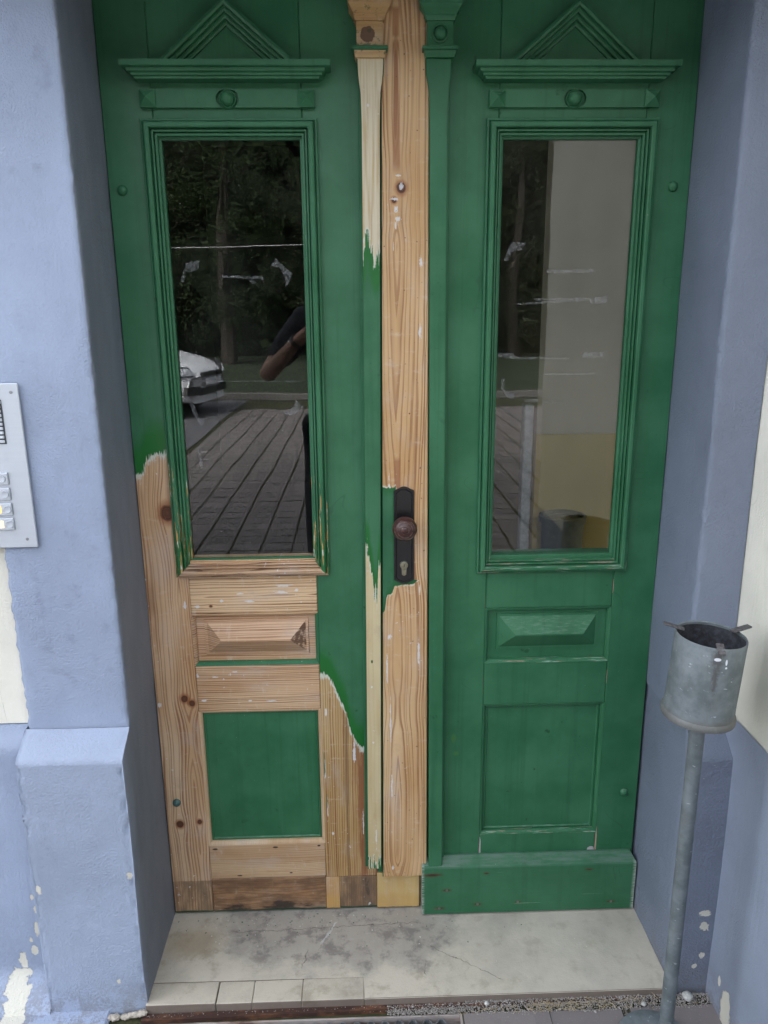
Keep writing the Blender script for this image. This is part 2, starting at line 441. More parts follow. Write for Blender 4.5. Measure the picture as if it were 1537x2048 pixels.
def primer_scar(b, c):
    s = b.spots(b.X, b.Z, [(.4625, .150, .018, .020), (.186, .165, .004, .05)])
    s = s + (b.noise(b.X, 0.0, b.Z, 110, 4, .65)-.5)*.7
    c = b.mx(c, (.42, .40, .40), b.ss(s, .30, .36))
    return pale_tops(b, c)
G_SCAR = green_mat('green_paint_with_primer_scars', 6.0, primer_scar)
def stile_r_marks(b, c):
    s = b.spots(b.X, b.Z, [(.125, .43, .012, .010), (.118, .47, .010, .02)])
    s = s + (b.noise(b.X, 0.0, b.Z, 60, 4, .65)-.5)*.5
    c = b.mx(c, (.055, .17, .045), b.ss(s, .25, .6)*.7)
    s = b.spots(b.X, b.Z, [(.0895, 1.00, .0022, .016), (.1855, .15, .0035, .06), (.472, .17, .003, .08), (.1852, .80, .0013, .05), (.1852, .61, .0014, .05), (.4702, .84, .0013, .03), (.4702, .62, .0012, .03), (.1852, .33, .0010, .05)]) + (b.noise(b.X, 0.0, b.Z, 90, 4, .65)-.5)*.5
    return b.mx(c, (.36, .25, .20), b.ss(s, .35, .45)*.85)
G_STILE = green_mat('old_green_paint_scuffed', 7.0, stile_r_marks)

def foot_grey(b, c):
    n = b.noise(b.X*30, 0.0, b.Z*10, 1, 5, .65)
    low = b.ss(b.Z + (b.noise(b.X, 0.0, 0.0, 40, 2, .5)-.5)*.004, .0985, .0955)
    c = b.mx(c, (.20, .135, .085), low*b.ss(n, .28, .58)*.85)
    c = b.mx(c, (.06, .05, .035), low*b.ss(n, .58, .72)*.8)
    c = b.mx(c, (.20, .075, .03), b.ss(b.X, -.535, -.556)*b.ss(b.noise(b.X*12, 0.0, b.Z*3, 1, 3, .5), .50, .62)*.7)
    return b.mx(c, (.014, .05, .022), b.ss(b.Z + (b.noise(b.X, 0.0, 0.0, 20, 3, .6)-.5)*.010, .0125, .0085))
def red_edge(b, c):
    n = b.noise(b.X*60, 0.0, b.Z*5, 1, 4, .65)
    c = b.mx(c, (.24, .085, .035), b.ss(b.X + (n-.5)*.03, -.125, -.100)*b.ss(n, .34, .52)*.85)
    return b.mx(c, (.16, .08, .04), b.ss(b.math('ABSOLUTE', b.X+.134 + (n-.5)*.02), .007, .001)*.55*b.ss(b.Z, .62, .50))
m_stile_l = painted('stripped_pine_and_green_outer', lambda b: b.Z - b.curve(b.X, [(-.57, 1.118), (-.552, 1.112), (-.535, 1.145), (-.51, 1.158), (-.46, 1.158)], 1.0, 1.3),
                    seed=11.0, extra=foot_grey, ac=-.492, ring=.0072, amp=.026, bf=3.0, knots=[(-.503, 1.026, .017), (-.4995, .588, .0085), (-.483, .576, .0075), (-.534, .258, .009), (-.487, .263, .006)],
                    wspots=[(-.482, .815, .006, .018), (-.557, .573, .007, .012), (-.5405, .405, .005, .005), (-.54, .362, .003, .003), (-.535, .285, .003, .003)])
m_stile_li = painted('stripped_pine_and_green_inner', lambda b: b.math('MINIMUM', b.Z - b.curve(b.X, [(-.195, .642), (-.18, .644), (-.165, .628), (-.147, .583), (-.132, .545), (-.123, .50), (-.112, .472), (-.10, .455), (-.05, .45)], .4, .7), 1.0),
                    seed=17.0, extra=red_edge, ac=-.23, ring=.0052, amp=.012, light=(.52, .38, .19), fringe=.8,
                    wspots=[(-.178, .545, .005, .016), (-.185, .40, .0028, .06), (-.181, .29, .0025, .05), (-.115, .44, .006, .05), (-.17, .22, .006, .008), (-.0965, .25, .0025, .06)],
                    spots=[(-.186, .41, .0018, .05), (-.182, .31, .0015, .03)])
def col_s(b):
    hi = b.Z - b.curve(b.X, [(-.09, 1.60), (-.078, 1.545), (-.07, 1.58), (-.062, 1.555), (-.054, 1.53), (-.04, 1.56)], 1.4, 1.7)
    lo = b.Z - b.curve(b.X, [(-.09, .96), (-.078, .945), (-.068, .885), (-.060, .84), (-.054, .90), (-.045, .95)], .7, 1.0)
    s = b.math('MINIMUM', -hi, lo)
    foot = .150 - b.Z
    return b.math('MAXIMUM', s, foot)
m_col_l = painted('cream_wood_column_half_stripped', col_s, seed=23.0, sides=True, ac=-.10, ring=.011, amp=.01, light=(.58, .49, .30), dark=(.44, .34, .17), extra=lambda b, c: b.mx(c, (.66, .60, .47), b.ss(b.Z, 1.2, 1.5)*b.ss(b.noise(b.X*200, b.Y, b.Z*6, 1, 3, .6), .35, .6)*.75), fringe=3.6, lk=.45,
                  wspots=[(-.065, 1.81, .004, .005), (-.066, .225, .003, .05), (-.072, .62, .004, .004), (-.067, .155, .004, .004), (-.07, .48, .004, .005), (-.067, 1.25, .0, .0) if False else (-.06, 1.523, .004, .008)],
                  spots=[(-.071, .683, .003, .006)])
m_cap_l = bare('stripped_capital_wood', 29.0, False, ac=1.7, ring=.01, amp=.01, light=(.54, .38, .20), dark=(.30, .17, .08), lk=.5, dens=.75,
               extra=lambda b, c: b.mx(b.mx(c, (.10, .045, .028), b.ss(b.spots(b.X, b.Z, [(-.0645, 1.9262, .0175, .0175)]) + (b.noise(b.X, 0.0, b.Z, 160, 4, .7)-.5)*.5, .20, .30)*.9),
                                      (.012, .06, .028), b.ss(b.noise(b.X, b.Y, b.Z, 60, 5, .7) + b.ss(b.Z, 1.985, 1.90, 0.0, .02), .57, .61)*.6))
def batten_s(b):
    top = 1.080 - b.Z + (b.noise(b.X*5, 0.0, 0.0, 30, 2, .5)-.5)*.012
    bot = b.Z - b.curve(b.X, [(-.06, .795), (-.042, .80), (-.036, .835), (-.025, .842), (-.018, .858), (.0, .860), (.022, .862), (.030, .872), (.06, .88)], .7, .9)
    right = b.curve(b.Z, [(.78, .036), (.87, .034), (.878, -.016), (1.1, -.016)], -.05, .05) - b.X
    return b.math('MINIMUM', b.math('MINIMUM', top, bot), right*2.5)
bow_pts = [(.10, .018), (.14, .009), (.19, .003), (.26, .003), (.34, .005), (.42, .009), (.50, .013), (.57, .018), (.61, .0155), (.68, .0130), (.76, .0138), (.86, .020), (.95, .0265), (1.05, .0245), (1.16, .0205), (1.24, .0165), (1.34, .0125), (1.44, .0095), (1.50, .0060), (1.56, .0038), (1.62, .010), (1.70, .009), (1.78, .003), (1.86, .0015), (1.92, .007), (2.0, .014)]
b = None
def batten_mat():
    b = B('stripped_pine_batten'); X, Z = b.X, b.Z
    bow = b.curve(Z, bow_pts, 0, .03) + (b.noise(3.0, Z*6, 0.0, 1, 2, .5)-.5)*.004
    wc, wr, wh = wood(b, X, Z, ac=-.013, ring=.0078, seed=31.0, bow=bow, knots=[(-.003, 1.668, .0095), (-.017, 1.646, .0050), (.013, 1.235, .0012)], light=(.62, .42, .23), dark=(.22, .075, .028), lk=.85)
    # resin flames at the heart
    dx = X + .013
    fl = b.ss(b.math('ABSOLUTE', dx) + (b.noise(X*40, Z*5, 0.0, 1, 3, .6)-.5)*.012, .0085, .0035)
    seg = b.spots(X*0.0, Z, [(0, 1.78, 1, .10), (0, 1.88, 1, .05), (0, 1.95, 1, .03), (0, 1.10, 1, .05), (0, 1.115, 1, .03)])
    wc = b.mx(wc, (.30, .125, .055), fl*b.ss(seg, .05, .35)*.75)
    wc = specks(b, X, Z, 31.0, wc, .73, lst=[(-.003, 1.671, .008, .012), (-.015, 1.648, .013, .005), (-.013, 1.630, .007, .010), (-.010, 1.612, .011, .009), (-.014, 1.60, .003, .012), (-.0185, 1.560, .0012, .016), (-.008, 1.690, .009, .003), (-.030, 1.07, .004, .06), (-.0325, .74, .009, .012), (-.037, .66, .003, .08), (-.030, .52, .003, .10), (.034, .70, .004, .06), (.036, .85, .003, .02), (-.028, .36, .004, .06), (.035, 1.53, .006, .018), (.034, 1.40, .006, .025), (-.04, 1.0, .004, .04), (-.027, .135, .006, .01)])
    pits = b.ss(b.noise(X, Z, 3.0, 120, 1, .5), .735, .76)
    wc = b.mx(wc, (.12, .05, .03), pits*.7)
    gc, gr, gh = aged_green(b, X, Z, 31.0)
    s = batten_s(b)
    cl = b.noise(X, 0.0, Z, 60, 4, .6)-.5
    s2 = s + cl*.012
    gc = b.mx(gc, (.006, .11, .022), b.ss(s+cl*.03, .03, .0)*.8)
    wc = b.mx(wc, (.62, .60, .52), b.ss(s2, -.006, -.001)*b.ss(b.noise(X, 0.0, Z, 130, 3, .6), .40, .52)*.9)
    paint = b.ss(s2, -.0012, .0012)
    c = b.mx(wc, gc, paint)
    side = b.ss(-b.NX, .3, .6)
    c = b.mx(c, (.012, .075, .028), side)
    gr1 = b.ss(b.math('ABSOLUTE', X - (.0435-(1.46-Z)*(-.003))), .0009, .0004)
    c = b.mx(c, (.16, .075, .035), gr1*.7*(1.0-paint))
    return b.out(c, b.ss(paint, 0, 1, .60, .42), wh*.6 + paint*.8 - gr1*1.5, .6, .0012)
m_batten = batten_mat()
m_rail1 = bare('stripped_pine_rail', 41.0, False, ac=.835, ring=.0062, amp=.016, bf=5.0, knots=[(.812, -.425, .003)], light=(.60, .395, .23), dark=(.16, .055, .022), dens=.70,
               wspots=[(.857, -.262, .005, .030), (.842, -.270, .005, .028), (.846, -.234, .005, .008), (.84, -.36, .004, .014), (.824, -.40, .005, .008), (.822, -.34, .004, .018), (.811, -.455, .008, .010)])
m_rail2 = bare('stripped_pine_rail_straight_grain', 43.0, False, ac=.40, ring=.0046, amp=.03, bf=1.2, light=(.60, .40, .24), dark=(.14, .05, .024), dens=.705,
               wspots=[(.640, -.425, .003, .012), (.652, -.38, .003, .012), (.583, -.455, .006, .012), (.578, -.30, .004, .022), (.58, -.35, .004, .01), (.645, -.466, .008, .006)])
m_sill = bare('stripped_pine_sill_moulding', 45.0, False, ac=.80, ring=.0050, amp=.03, bf=1.5, light=(.52, .345, .215), dark=(.15, .065, .035), dens=.70,
              extra=lambda b, c: b.mx(c, (.075, .055, .05), b.ss(b.noise(b.X*14, b.Y*60, b.Z*190, 1, 4, .65), .57, .64)*b.ss(b.Z, .905, .895)*.85))
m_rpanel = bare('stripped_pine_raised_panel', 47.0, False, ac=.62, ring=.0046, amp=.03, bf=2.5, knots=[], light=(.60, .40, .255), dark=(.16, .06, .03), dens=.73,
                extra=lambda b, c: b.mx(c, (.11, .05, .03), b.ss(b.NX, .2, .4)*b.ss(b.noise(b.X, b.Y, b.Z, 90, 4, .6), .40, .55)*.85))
m_brail = bare('pine_bottom_rail_faded', 49.0, False, ac=.05, ring=.0048, amp=.02, bf=2.5, light=(.52, .35, .21), dark=(.29, .15, .075), dens=.75, grey=.15, lk=.7,
               extra=lambda b, c: b.mx(c, (.035, .02, .015), b.ss(b.spots(b.X, b.Z, [(-.455, .186, .010, .004), (-.31, .187, .010, .004), (-.205, .188, .006, .004), (-.275, .113, .006, .003), (-.40, .109, .01, .003)]) + (b.noise(b.X, 0.0, b.Z, 150, 3, .6)-.5)*.4, .25, .5)))
def mud(b, c):
    n = b.noise(b.X*9, 0.0, b.Z*28, 1, 5, .65)
    c = b.mx(c, (.14, .075, .04), b.ss(n, .38, .58)*.8)
    c = b.mx(c, (.030, .022, .018), b.ss(n + b.ss(b.Z, .05, .0, 0, .14), .60, .70)*.9)
    c = b.mx(c, (.34, .24, .16), b.ss(b.noise(b.X*7+3, 0.0, b.Z*20, 1, 4, .6), .56, .66)*.5)
    c = b.mx(c, (.014, .045, .022), b.ss(b.Z + (b.noise(b.X, 0.0, 0.0, 20, 3, .6)-.5)*.010, .0125, .0085))
    return c
m_mud = bare('weathered_bottom_board', 51.0, False, ac=.05, ring=.0075, amp=.03, bf=2.5, light=(.36, .21, .11), dark=(.15, .065, .03), extra=mud, dens=.72, bd=.002)
def mud2(b, c):
    n = b.noise(b.X*30, 0.0, b.Z*10, 1, 5, .65)
    c = b.mx(c, (.13, .085, .055), b.ss(n, .34, .60)*.85)
    c = b.mx(c, (.04, .03, .025), b.ss(n, .60, .72)*.9)
    c = b.mx(c, (.55, .55, .56), b.ss(b.noise(b.X*40+5, 0.0, b.Z*18, 1, 5, .7), .655, .69)*.9)
    return b.mx(c, (.014, .05, .022), b.ss(b.Z + (b.noise(b.X, 0.0, 0.0, 20, 3, .6)-.5)*.010, .0125, .0085))
m_mud2 = bare('weathered_stile_foot', 53.0, True, ac=-.2, ring=.0050, amp=.01, light=(.33, .21, .12), dark=(.14, .07, .04), extra=mud2)
def yellow(b, c):
    e = b.ss(b.Z + (b.noise(b.X*30, 0.0, b.Z*6, 1, 3, .5)-.5)*.05, .055, .030)
    c = b.mx(c, (.50, .30, .09), e*.55)
    return b.mx(c, (.06, .05, .03), b.ss(b.Z + (b.noise(b.X, 0.0, 0.0, 60, 3, .6)-.5)*.008, .0095, .006)*.8)
m_new = bare('new_pine_patch', 55.0, True, ac=.03, ring=.0085, amp=.01, light=(.62, .47, .23), dark=(.52, .34, .14), lk=.5, extra=yellow, dens=.78)
m_patch = bare('pine_patch_piece', 57.0, True, ac=-.20, ring=.006, amp=.01, light=(.54, .34, .15), dark=(.36, .17, .06), lk=.7, extra=yellow)

m_lip = bare('fresh_scraped_pine_lip', 59.0, True, ac=.03, ring=.006, amp=.01, light=(.62, .46, .31), dark=(.45, .28, .16), lk=.4, dens=.76)
def simple(name, col, rough=.5, metal=0.0, bump=0.0, bs=60, var=.15, spec=.5):
    b = B(name); n = b.noise(b.X, b.Y, b.Z, bs, 4, .6)
    c = b.mx(tuple(v*(1-var) for v in col), tuple(min(1, v*(1+var)) for v in col), b.ss(n, .3, .7))
    return b.out(c, rough, n if bump else None, bump, .002, metal, spec)

def glass():
    b = B('window_glass'); t = b.t
    t.nodes.remove(b.bsdf)
    tr = b.n.new('ShaderNodeBsdfTransparent'); tr.inputs[0].default_value = (.93, .95, .94, 1)
    gl = b.n.new('ShaderNodeBsdfGlossy'); gl.inputs['Roughness'].default_value = .0
    lw = b.n.new('ShaderNodeLayerWeight'); lw.inputs[0].default_value = .5
    f = V(b, lw.outputs['Facing']); f5 = b.math('POWER', f, 5.0)*.94 + .050
    bp = b.n.new('ShaderNodeBump'); bp.inputs['Strength'].default_value = .035; bp.inputs['Distance'].default_value = .004
    b.put(bp.inputs['Height'], b.noise(b.X, b.Y, b.Z*.6, 9, 1, .5)); t.links.new(bp.outputs[0], gl.inputs['Normal'])
    mxs = b.n.new('ShaderNodeMixShader'); b.put(mxs.inputs[0], f5)
    t.links.new(tr.outputs[0], mxs.inputs[1]); t.links.new(gl.outputs[0], mxs.inputs[2])
    df = b.n.new('ShaderNodeBsdfDiffuse'); df.inputs[0].default_value = (.6, .6, .58, 1)
    sp = b.ss(b.noise(b.X, b.Y, b.Z, 260, 1, .5), .80, .83)*.55 + b.ss(b.noise(b.X, b.Y, b.Z, 7, 4, .6), .35, .75)*.008
    m2 = b.n.new('ShaderNodeMixShader'); b.put(m2.inputs[0], sp)
    t.links.new(mxs.outputs[0], m2.inputs[1]); t.links.new(df.outputs[0], m2.inputs[2])
    t.links.new(m2.outputs[0], b.n['Material Output'].inputs[0])
    return b.mat
GLASS = glass()
def tape():
    b = B('dried_tape_residue')
    tr = b.n.new('ShaderNodeBsdfTransparent')
    mxs = b.n.new('ShaderNodeMixShader')
    n = b.noise(b.X, b.Y, b.Z, 170, 4, .7)
    b.put(mxs.inputs[0], b.ss(n, .40, .68, .04, .30))
    b.out((.55, .56, .58), .6)
    b.t.links.new(tr.outputs[0], mxs.inputs[1]); b.t.links.new(b.bsdf.outputs[0], mxs.inputs[2])
    b.t.links.new(mxs.outputs[0], b.n['Material Output'].inputs[0])
    return b.mat
TAPE = tape()

# ------------------------------------------------------------------ house facade (setting)
house = empty('house', (0, .2, -.02), 'house front with blue painted door surround and plinth and cream walls above', 'house')
ZG = -.02
def rough_sheet(name, path, z0, z1, step, mat, parent, amp=.0015, corner=.003, seed=0, zfun=None):
    """plaster skin: a plan path (x, y) carried from z0 to z1, its surface and arrises uneven"""
    pts = []
    for i in range(len(path)-1):
        a, b_ = Vector(path[i]), Vector(path[i+1]); n = max(1, int((b_-a).length/step))
        for k in range(n): pts.append((a.lerp(b_, k/n), i, k == 0 and i > 0))
    pts.append((Vector(path[-1]), len(path)-2, False))
    nz = max(1, int((z1-z0)/step)); vs = []; nrm = []
    for j, (p, i, cn) in enumerate(pts):
        q0 = pts[max(0, j-1)][0]; q1 = pts[min(len(pts)-1, j+1)][0]
        d = (q1-q0).normalized(); nrm.append(Vector((d.y, -d.x)))
    for k in range(nz+1):
        z = z0+(z1-z0)*k/nz
        for j, (p, i, cn) in enumerate(pts):
            q = Vector(zfun(p, z)) if zfun else p
            P = Vector((q.x*9+seed, q.y*9, z*9))
            d = mnoise.fractal(P*.35, 1.0, 2.0, 2)*amp*1.2 + mnoise.fractal(P*7, 1.0, 2.0, 3)*amp*.22
            if cn: d += -.003 + mnoise.fractal(Vector((seed, 0, z*40)), 1.0, 2.0, 4)*corner
            q = q + nrm[j]*d
            vs.append((q.x, q.y, z))
    n = len(pts); fs = [(k*n+j, k*n+j+1, (k+1)*n+j+1, (k+1)*n+j) for k in range(nz) for j in range(n-1)]
    return M(name, vs, fs, mat, parent, smooth=True)
YP, YB = -.190, -.252
# left pier and its base
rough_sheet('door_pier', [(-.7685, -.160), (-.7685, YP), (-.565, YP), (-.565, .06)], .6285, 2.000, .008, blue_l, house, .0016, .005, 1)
def basef(sgn, xin, xout, ztop, zs):
    def f(p, z):
        t = min(1, max(0, (z-zs)/(ztop-zs))); x, y = p
        if y < -.2: y = YB*(1-t) + (YP-.001)*t
        return (x, y)
    return f
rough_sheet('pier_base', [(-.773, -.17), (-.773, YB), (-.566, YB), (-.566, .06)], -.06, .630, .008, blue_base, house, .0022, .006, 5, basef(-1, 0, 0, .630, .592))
# right pier and base
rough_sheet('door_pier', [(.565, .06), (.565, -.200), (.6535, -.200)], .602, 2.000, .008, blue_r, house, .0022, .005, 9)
def basefr(p, z):
    t = min(1, max(0, (z-.560)/.040)); x, y = p
    if y < -.2: y = YB*(1-t) + (-.202)*t
    return (x, y)
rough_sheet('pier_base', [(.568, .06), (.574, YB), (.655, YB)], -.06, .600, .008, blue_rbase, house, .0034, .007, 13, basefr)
# wall to the left: cream above, blue sloped plinth below; the paint edge is uneven
def jag(n, a, b_, amp, seed):
    return [(a+(b_-a)*i/n, amp*mnoise.fractal(Vector((seed, i*.35, 0)), 1, 2, 4)) for i in range(n+1)]
vs = []; fs = []
je = jag(160, .634, 2.3, .0028, 3)
for z, d in je: vs += [(-4, -.172, z), (-.760 + (-.008 if z < .95 else 0) + d, -.172, z)]
for i in range(len(je)-1): fs.append((2*i, 2*i+1, 2*i+3, 2*i+2))
M('cream_wall', vs, fs, cream, house)
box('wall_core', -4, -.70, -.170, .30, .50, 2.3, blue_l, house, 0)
rough_sheet('wall_plinth', [(-1.6, -.2), (-.774, -.2)], -.06, .632, .012, blue_plinth, house, .0025, .0, 17,
            lambda p, z: (p[0], (-.200 if z < .590 else -.200+.027*min(1, (z-.590)/.035)) - .062*min(1, max(0, (.055-z)/.07))**1.5))
box('wall_plinth', -4, -1.59, -.198, .3, -.06, .62, blue_plinth, house, 0)
box('footing', -1.6, -.645, -.335, -.19, -.06, -.014, blue_plinth, house, .006)
# masonry above and behind
box('lintel', -.80, .652, -.192, .30, 2.002, 2.50, blue_l, house, .004)
box('cream_wall', -4, -.8, -.172, .30, 2.3, 6.5, cream, house, 0)
box('cream_wall', -.8, .652, -.174, .30, 2.5, 6.5, cream, house, 0)
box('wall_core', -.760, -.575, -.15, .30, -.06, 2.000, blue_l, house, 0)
box('wall_core', .575, 1.6, -.15, .30, -.06, 6.5, blue_r, house, 0)
box('added_shade_hood', -.90, .652, -.420, -.1915, 2.025, 2.14, blue_l, house, .006)  # hood added out of view to darken the top of the door
# wing coming forward at the right
wing = empty('side_wall', (.9, -.7, -.02), 'projecting side wall with cream paint above and blue plinth right of the door', 'wall')
LEN = -1.49
vs = []; fs = []
n = 60
for i in range(n+1):
    y = -.196+(LEN+.196)*i/n; d = .003*mnoise.fractal(Vector((i*.5, 4, 0)), 1, 2, 3)
    vs += [(.6555, y, .620+d), (.6555, y, 6.5)]
for i in range(n): fs.append((2*i, 2*i+2, 2*i+3, 2*i+1))
M('cream_wall', vs, fs, cream_wing, wing)
rough_sheet('wall_plinth', [(.6535, -.19), (.6535, LEN)], -.06, .645, .012, blue_wing, wing, .0012, .0, 21)
box('wall_core', .6565, 1.6, LEN, -.15, -.06, 6.5, cream_wing, wing, 0)

# ------------------------------------------------------------------ hall inside
hall_w = simple('hall_white_paint', (.46, .385, .285), .7, 0, 0, 2.5, .07); hall_y = simple('hall_ochre_paint', (.50, .345, .09), .6, 0, 0, 2.5, .07)
hall_f = simple('hall_floor', (.06, .055, .05), .5); hall_d = simple('hall_dark_wall', (.10, .095, .085), .8)
hall = empty('hall', (0, 2, 0), 'dim entrance hall seen through the door glass', 'hall')
box('hall_floor', -1.45, 1.7, .06, 5.3, -.06, -.001, hall_f, hall, 0)
box('hall_ceiling', -1.5, 1.7, .25, 5.3, 2.7, 2.8, hall_d, hall, 0)
box('hall_wall', -1.4, -1.298, .290, 5.1, -.05, 2.79, hall_d, hall, 0)
box('hall_wall', -1.35, 1.6, 4.99, 5.12, -.055, 2.795, hall_d, hall, 0)
box('hall_wall', .468, 1.6, .80, 5, 1.058, 2.7, hall_w, hall, 0, label='white upper part of the hall wall')
box('hall_wall', .469, 1.6, .80, 5, -.05, 1.057, hall_y, hall, 0, label='ochre lower part of the hall wall')
box('door_lining', .5755, .62, .048, .302, .0, 2.000, hall_d, hall, .002); box('door_lining', -.62, -.5755, .048, .302, .0, 2.000, hall_d, hall, .002)
post = box('white_post', .432, .462, .815, .86, 0, 1.150, simple('white_gloss_paint', (.75, .76, .78), .4), None, .003)
tag(post, 'narrow white post beside the hall wall corner seen through the right glass', 'post')
bkt = empty('waste_bin', (.545, .72, 0), 'dark olive waste bin against the ochre hall wall', 'bin')
bm_ = simple('olive_plastic', (.10, .085, .035), .5)
lathe('bin_body', [(.0, .0), (.055, .0), (.066, .80), (.062, .80), (.052, .01), (.0, .01)], (.545, .722, 0), (0, 0, 1), bm_, bkt, 28)
lathe('bin_rim', [(.066, .79), (.073, .792), (.074, .812), (.066, .815), (.064, .80)], (.545, .722, 0), (0, 0, 1), bm_, bkt, 28)

# ------------------------------------------------------------------ door leaves
PR = [(0, .002), (0, -.0085), (.0008, -.0095), (.0040, -.0100), (.0045, -.0050), (.0060, -.0050), (.0063, -.0165), (.0080, -.0195), (.0100, -.0205), (.0150, -.0205), (.0172, -.0190), (.0178, -.0060), (.0194, -.0060),
      (.0198, -.0105), (.0205, -.0112), (.0232, -.0108), (.0238, -.0020), (.0254, -.0020), (.0258, -.0062), (.0295, -.0056), (.0302, .0040), (.0345, .0058), (.0345, .016), (0, .016)]
def leaf(sg):
    """sg -1: left leaf, 1: right leaf; x given for the right leaf and mirrored"""
    L = sg < 0
    d = empty('door_leaf', (sg*.31, .02, 0),
              'left door leaf half stripped to bare pine with glass pane and knob' if L else 'right door leaf fully green with glass pane and plinth board', 'door')
    def X(a, b_): return (a, b_) if sg > 0 else (-b_, -a)
    YF, YK = 0.0, .044
    top = 1.998
    zb = .005 if L else .006
    # stiles
    x0, x1 = X(.4700, .5640); box('stile', x0, x1, YF, YK, zb, top, m_stile_l if L else G_STILE, d, .0015, label=None if not L else 'outer stile green above and stripped below')
    if L:
        box('stile', -.1897, -.0640, YF, YK, .0975, top, m_stile_li, d, .0015, label='inner stile green with a jagged stripped edge')
        box('patch_piece', -.1905, -.1573, YF-.0008, YK, .005, .0965, m_patch, d, .001)
        box('stile_foot', -.1568, -.0655, YF-.0002, YK, .005, .0968, m_mud2, d, .001)
        box('patch_piece', -.0650, .0385, YF-.0035, YK, .005, .1062, m_new, d, .001, label='pale new wood patch at the foot of the batten')
        box('patch_piece', .0392, .0425, YF-.001, YK, .005, .118, m_mud2, d, .0005)
    else:
        box('stile', .0440, .1850, YF, YK, zb, top, G_STILE, d, .0015)
    ra, rb = (.1903, .4694) if L else (.1856, .4694)
    x0, x1 = X(ra, rb)
    box('rail', x0, x1, YF+.0004, YK, 1.765, top, GS, d, .0012)
    box('rail', x0, x1, YF-.0003 if L else YF+.0004, YK, .7935, .918, m_rail1 if L else GS, d, .0018)
    box('rail', x0, x1, YF-.0003 if L else YF+.0004, YK, .5545, .6680 if L else .6600, m_rail2 if L else GS, d, .0018)
    if L:
        box('rail', x0, x1, YF-.0006, YK, .1015, .1970, m_brail, d, .0014)
        box('bottom_board', x0, x1, YF-.001, YK, .005, .1006, m_mud, d, .002)
    else:
        box('rail', x0, x1, YF+.0004, YK, zb, .2065, G_SCAR, d, .0016)
    # raised panel with its recess
    z0, z1 = (.6690, .7925) if L else (.6610, .7925)
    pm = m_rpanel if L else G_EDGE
    bm = bmesh.new()
    bx0, bx1 = X(.218, .4385)
    bbox(bm, x0+.001, x1-.001, .012, .03, z0-.004, z1+.004)
    zc0, zc1 = .697, .771
    def frus(y0, y1, e, xi=0, zi=0):
        a = [bm.verts.new(p) for p in ((bx0-e, y0, zc0-e), (bx1+e, y0, zc0-e), (bx1+e, y0, zc1+e), (bx0-e, y0, zc1+e))]
        b_ = [bm.verts.new(p) for p in ((bx0+xi, y1, zc0+zi), (bx1-xi, y1, zc0+zi), (bx1-xi, y1, zc1-zi), (bx0+xi, y1, zc1-zi))]
        for i in range(4): bm.faces.new((a[i], a[(i+1) % 4], b_[(i+1) % 4], b_[i]))
        bm.faces.new(b_)
    frus(.0121, .0085, .006, -.005, -.005)
    frus(.0086, -.0150, 0, .033, .0355)
    bmo('raised_panel', bm, pm, d)
    # bevelled lips round the two panels: a piece each side
    lip = [(-.0005, -.0008), (.0035, .0005), (.0070, .0055), (.0072, .0118), (-.0005, .0118)]
    for (a0, a1, key) in ((z0-.0006, z1+.0006, 'u'), (.1965 if L else .2060, .5550, 'l')):
        for sd in 'tblr':
            if key == 'u':
                mt = {'t': m_rail1, 'b': GM_R, 'l': m_sill, 'r': GS}[sd] if L else (G_FLAKE if sd == 'b' else G_EDGE)
            else:
                mt = {'t': m_rail2, 'b': m_lip, 'l': m_lip, 'r': m_lip}[sd] if L else (G_FLAKE if sd == 'b' else G_EDGE)
            mould('panel_moulding', x0-.0004, x1+.0004, a0, a1, lip, sd, mt, d)
    # flat square panel
    q0 = .1965 if L else .2060
    bm = bmesh.new(); bbox(bm, x0, x1, .0125, .03, q0-.005, .559)
    bmo('flat_panel', bm, GS, d)
    inner = [(.0073, .0105), (.0115, .0095), (.014, .0125), (.0073, .0126)]
    for sd in 'tblr': mould('panel_bead', x0, x1, q0, .5545, inner, sd, G_EDGE if sd == 'b' else GS, d)
    # glass frame moulding
    fx0, fx1 = X(.1612, .4928)
    fz0 = .8825 if L else .8800
    for sd in 'tblr':
        mt = (m_sill if sd == 'b' else GM_L) if L else (G_FLAKE if sd == 'b' else GM_R)
        if sd == 't': mt = G_EDGE
        mould('frame_moulding', fx0, fx1, fz0, 1.7925, PR, sd, mt, d)
    gx0, gx1 = X(.1900, .4640)
    gp = box('glass_pane', gx0, gx1, .0125, .0160, .905, 1.770, GLASS, d, 0)
    if L: box('glazing_bead', -.460, -.194, .0035, .0122, .9165, .9215, GS, d, .0005)
    # cornice
    cx = sg*.3230
    prof = [(.047, 1.8815), (.047, 1.8725), (.0455, 1.8712), (.0385, 1.8705), (.0375, 1.8690), (.0365, 1.8655), (.0325, 1.8640), (.0315, 1.8632), (.0310, 1.8600), (.0270, 1.8592), (.0262, 1.8580), (.0255, 1.8552), (.0180, 1.8545), (.0, 1.8540), (.0, 1.8825)]
    vs = []; fs = []
    for (p, z) in prof:
        h = .143+p*1.0
        vs += [(cx-h, -p, z), (cx+h, -p, z)]
        # side returns run back to the face
    n = len(prof)
    for i in range(n-1): fs.append((2*i, 2*i+1, 2*i+3, 2*i+2))
    fs.append((0, 2*n-2, 2*n-1, 1))
    # returns: same profile projected back
    base = len(vs)
    for (p, z) in prof:
        h = .143+p; vs += [(cx-h, .001, z), (cx+h, .001, z)]
    for i in range(n-1):
        fs.append((2*i, 2*i+2, base+2*i+2, base+2*i)); fs.append((2*i+1, base+2*i+1, base+2*i+3, 2*i+3))
    fs.append((0, 1, base+1, base))
